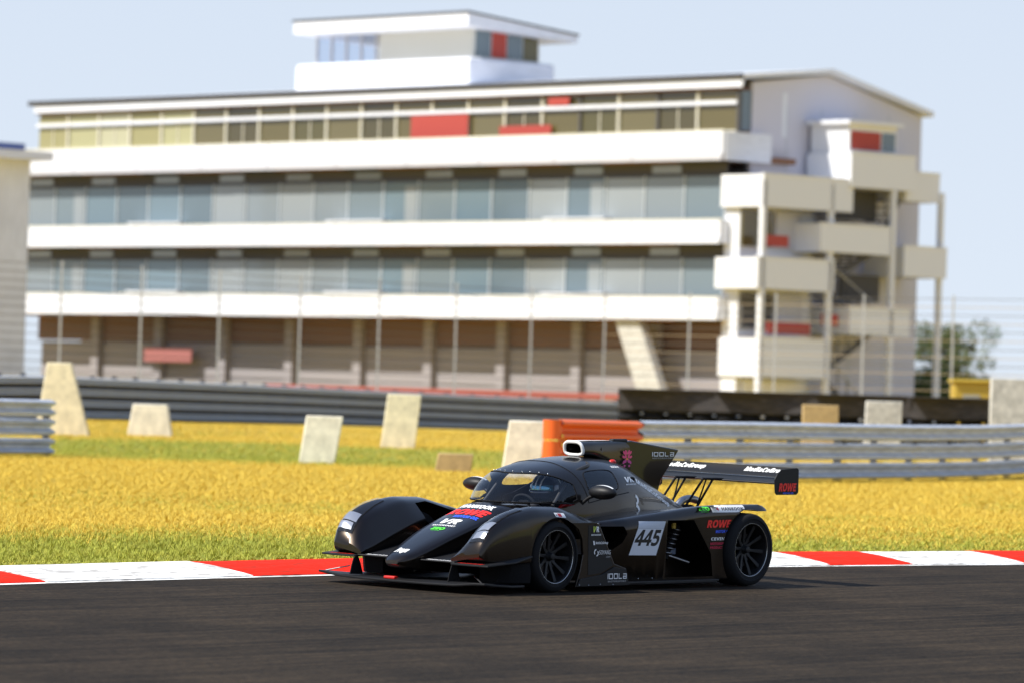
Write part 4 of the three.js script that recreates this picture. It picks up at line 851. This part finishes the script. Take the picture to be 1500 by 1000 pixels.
  for (let i = 0; i < 4; i++) add('cabin_window', 18.76, 18.80, 16.05, 17.1, 3.45 + i * 0.88, 4.25 + i * 0.88, [paneM[1], redCloth, paneM[1], topPane[0]][i], base);
  const rf = part('cabin_roof', prism([[2.3, 17.2], [2.3, 17.72], [8.4, 17.2], [8.4, 16.9]], 0, 11.0, 0.02).rotateY(-Math.PI / 2).translate(29.0, 0, 0), wallWhite, B);
  part('roof_edge', prism([[2.25, 17.72], [2.25, 17.80], [8.45, 17.27], [8.45, 17.19]], 0, 11.1).rotateY(-Math.PI / 2).translate(29.05, 0, 0), darkTrim, rf);
}
// ---------------------------------------------------------------- stair tower beside the end wall (same axes as the building, in front of its end wall)
{
  const T = thing('stair_tower', 'white outdoor stair tower with stacked parapets beside the building end', 'stair tower');
  T.position.set(8.3, 0, -194); T.rotation.y = Math.atan2(0.73753671, -0.67530705);
  const cream = mat([0.77, 0.78, 0.81], 0.6), add = (n, x0, x1, y0, y1, z0, z1, m, parent = T) => part(n, spanBox(x0, x1, y0, y1, z0, z1), m, parent);
  // parapet boxes of the landings: [z0, z1, y0, y1, x0]
  for (const [z0, z1, y0, y1, x0] of [[-1.1, 3.7, 9.5, 10.7, -2.5], [3.45, 7.0, 10.45, 11.75, -2.6], [6.9, 8.8, 10.1, 11.2, -2.2], [-1.3, 2.8, 6.45, 7.6, -2.5], [1.9, 5.7, 7.95, 9.0, -2.6], [6.7, 9.1, 7.2, 8.35, -2.4], [-1.0, 2.4, 3.2, 4.6, -2.5], [3.6, 6.9, 4.9, 5.9, -2.6]]) {
    const land = add('landing', x0 + 0.12, -0.2, y0, y0 + 0.18, z0 + 0.1, z1 - 0.1, panelGrey);
    add('parapet', x0, x0 + 0.12, y0, y1, z0, z1, cream, land); add('parapet_end', x0 + 0.12, -0.25, y0, y1, z0, z0 + 0.12, cream, land); add('parapet_end', x0 + 0.12, -0.25, y0, y1, z1 - 0.12, z1, cream, land);
    add('coping', x0 - 0.03, x0 + 0.15, y1, y1 + 0.05, z0 - 0.02, z1 + 0.02, wallWhite, land);
  }
  for (const [z, x] of [[-1.0, -2.4], [2.6, -2.4], [5.9, -2.5], [8.9, -2.2], [3.5, -0.5]]) add('column', x - 0.1, x + 0.1, 0.6, 10.5, z - 0.1, z + 0.1, cream);
  add('cabin', -2.3, -0.3, 11.75, 12.85, 3.6, 6.2, cream); add('cabin_roof', -2.5, -0.2, 12.85, 13.0, 3.4, 6.4, wallWhite); add('red_panel', -2.33, -2.30, 11.9, 12.6, 3.7, 5.3, redCloth); add('dark_window', -2.33, -2.30, 11.9, 12.6, 5.4, 6.1, paneM[1]);
  // rooms behind the landings
  for (const [z0, z1, y0, y1, m] of [[-0.9, 0.7, 8.05, 9.4, topPane[1]], [0.9, 2.2, 8.05, 9.4, panelGrey], [4.0, 6.3, 9.3, 10.4, recess], [-0.8, 0.8, 5.0, 6.3, recess], [1.0, 2.4, 5.0, 6.3, panelGrey], [4.5, 6.6, 6.2, 7.2, recess], [-0.6, 2.4, 0.8, 3.1, cream]]) add('opening', -1.25, -1.15, y0, y1, z0, z1, m);
  add('back_wall', -1.1, -0.3, 0.6, 10.4, -0.9, 2.9, cream);
  for (const [z0, z1, y] of [[-0.9, 0.6, 8.05], [-0.4, 1.9, 4.8], [2.5, 3.4, 5.2]]) add('red_panel', -2.2, -2.15, y, y + 0.42, z0, z1, redCloth);
  // zigzag flights with treads
  for (const [za, zb, ya, yb] of [[2.9, 5.6, 6.6, 8.0], [5.6, 2.9, 5.0, 6.5], [2.9, 5.6, 3.3, 4.9], [5.6, 3.0, 0.9, 3.2], [5.7, 7.2, 8.2, 10.4]]) {
    const fl = part('flight', prism([[za, ya], [zb, yb], [zb, yb + 0.22], [za, ya + 0.22]], -1.9, -1.8).rotateY(-Math.PI / 2).translate(-3.7, 0, 0), steelDark, T);
    for (let k = 0; k < 8; k++) { const u = (k + 0.5) / 8; add('tread', -1.85, -0.7, lerp(ya, yb, u) + 0.1, lerp(ya, yb, u) + 0.15, lerp(za, zb, u) - 0.15, lerp(za, zb, u) + 0.15, steelDark, fl); }
    for (let k = 0; k < 5; k++) { const u = (k + 0.5) / 5; add('baluster', -1.9, -1.86, lerp(ya, yb, u) + 0.2, lerp(ya, yb, u) + 1.1, lerp(za, zb, u) - 0.02, lerp(za, zb, u) + 0.02, steelDark, fl); }
    part('handrail', bar([-1.88, ya + 1.15, za], [-1.88, yb + 1.15, zb], 0.035, 6), mat([0.5, 0.5, 0.5], 0.4, 0.6), fl);
  }
}
// ---------------------------------------------------------------- the next building, cut by the picture's edge
{
  const T = thing('neighbouring_building', 'white balconied building end with a blue roof edge beside the pit building', 'building');
  T.position.set(-23.8, 0, -205); T.rotation.y = Math.atan2(0.73753671, -0.67530705);
  const add = (n, x0, x1, y0, y1, z0, z1, m, parent = T) => part(n, spanBox(x0, x1, y0, y1, z0, z1), m, parent);
  add('core', 0.6, 9, 0.6, 11.2, -1.0, 6, wallWhite);
  add('roof', -0.4, 9.4, 11.2, 11.55, -3, 6.4, wallWhite); add('roof_edge', 1.0, 9.4, 11.55, 11.9, -3, 6, mat([0.06, 0.09, 0.22], 0.5));
  for (const [lo, hi] of [[10.9, 11.3], [7.4, 9.3], [4.6, 6.6], [2.2, 4.0]]) {
    const p = add('balcony_panel', -0.6, 9, lo, hi, -3.1, -2.95, wallWhite); add('balcony_return', -0.72, -0.6, lo, hi, -3.1, 0.4, wallWhite, p); add('floor_slab', -0.6, 9, lo, lo + 0.2, -2.95, -1, panelGrey, p);
  }
  for (const [z0, z1, lo, hi] of [[-0.6, 1.2, 9.5, 10.7], [1.5, 3.4, 9.5, 10.7], [-0.6, 1.2, 6.75, 7.3], [-0.6, 1.6, 4.0, 4.6]]) { const w = add('end_window', 0.54, 0.62, lo, hi, z0, z1, paneM[1]); add('window_frame', 0.50, 0.60, lo - 0.08, lo, z0 - 0.06, z1 + 0.06, greyFrame, w); }
  for (const [lo, hi] of [[9.35, 10.85], [6.65, 7.35], [4.05, 4.55]]) for (let i = 0; i < 4; i++) { add('window', 0.7 + i * 2, 2.6 + i * 2, lo, hi, -1.08, -1.02, paneM[(i + 1) % 5]); add('mullion', 0.58 + i * 2, 0.68 + i * 2, lo, hi, -1.14, -1.01, greyFrame); }
}

// ---------------------------------------------------------------- trees and scraps beyond the fence
{
  const leafM = [mat([0.085, 0.125, 0.03], 0.8), mat([0.12, 0.15, 0.045], 0.8)];
  function tree(name, x, z, h, r, label, category, n) {
    const t = thing(name, label, category, 'green trees beyond the fence'), y = groundY(x, z);
    part('trunk', loft([0, 0.35, 0.7].map((k) => ({ x: k * h, pts: roundPoly([[0.16 - 0.12 * k, 0.16 - 0.12 * k], [0.16 - 0.12 * k, -0.16 + 0.12 * k], [-0.16 + 0.12 * k, -0.16 + 0.12 * k], [-0.16 + 0.12 * k, 0.16 - 0.12 * k]], 0.08) }))).rotateZ(Math.PI / 2).translate(x, y, z), mat([0.09, 0.065, 0.045], 0.9), t);
    for (let i = 0; i < 6; i++) { const a = rnd() * 6.3, k = rr(0.3, 0.55) * h; part('limb', bar([x, y + k, z], [x + Math.cos(a) * r * 0.6, y + k + rr(0.15, 0.3) * h, z + Math.sin(a) * r * 0.6], 0.04, 5), mat([0.09, 0.065, 0.045], 0.9), t); }
    for (const m of leafM) {
      const p = [], clumps = [...Array(16)].map(() => [rr(-0.75, 0.75) * r, y + h * rr(0.35, 0.86), rr(-0.75, 0.75) * r, rr(0.28, 0.5) * r]);
      for (let i = 0; i < n; i++) {
        const c = clumps[i % 16], a = rnd() * 6.3, b = Math.acos(rr(-1, 1)), d = c[3] * Math.cbrt(rnd()), cx = x + c[0] + Math.sin(b) * Math.cos(a) * d, cy = c[1] + Math.cos(b) * d * 0.8, cz = z + c[2] + Math.sin(b) * Math.sin(a) * d, s = rr(0.06, 0.13);
        for (let k = 0; k < 3; k++) p.push(cx + rr(-s, s), cy + rr(-s, s), cz + rr(-s, s));
      }
      const g = new THREE.BufferGeometry(); g.setAttribute('position', new THREE.Float32BufferAttribute(p, 3)); g.computeVertexNormals();
      part('crown', g, m, t);
    }
  }
  tree('tree', 18.2, -212, 5.4, 1.8, 'rounded dark green tree beyond the debris fence', 'tree', 5000);
  tree('tree', 16.6, -206, 3.2, 1.2, 'low pale green bushy tree beside the stair tower', 'tree', 3500);
  tree('tree', 20.6, -214, 3.1, 1.3, 'small green tree beyond the yellow cabin', 'tree', 3500);
  const v = thing('yellow_cabin', 'small yellow cabin seen over the tyre wall', 'cabin');
  part('cabin_body', softBox(12.95, 14.0, 0.9, 2.85, -152, -150.5, 0.05), mat([0.45, 0.31, 0.04], 0.6), v);
  part('cabin_roof', softBox(12.88, 14.07, 2.85, 2.95, -152.1, -150.4, 0.03), mat([0.5, 0.36, 0.05], 0.6), v);
  part('cabin_door', spanBox(13.2, 13.7, 1.0, 2.5, -150.51, -150.47), mat([0.3, 0.3, 0.28], 0.6), v);
}

renderer.render(scene, camera);
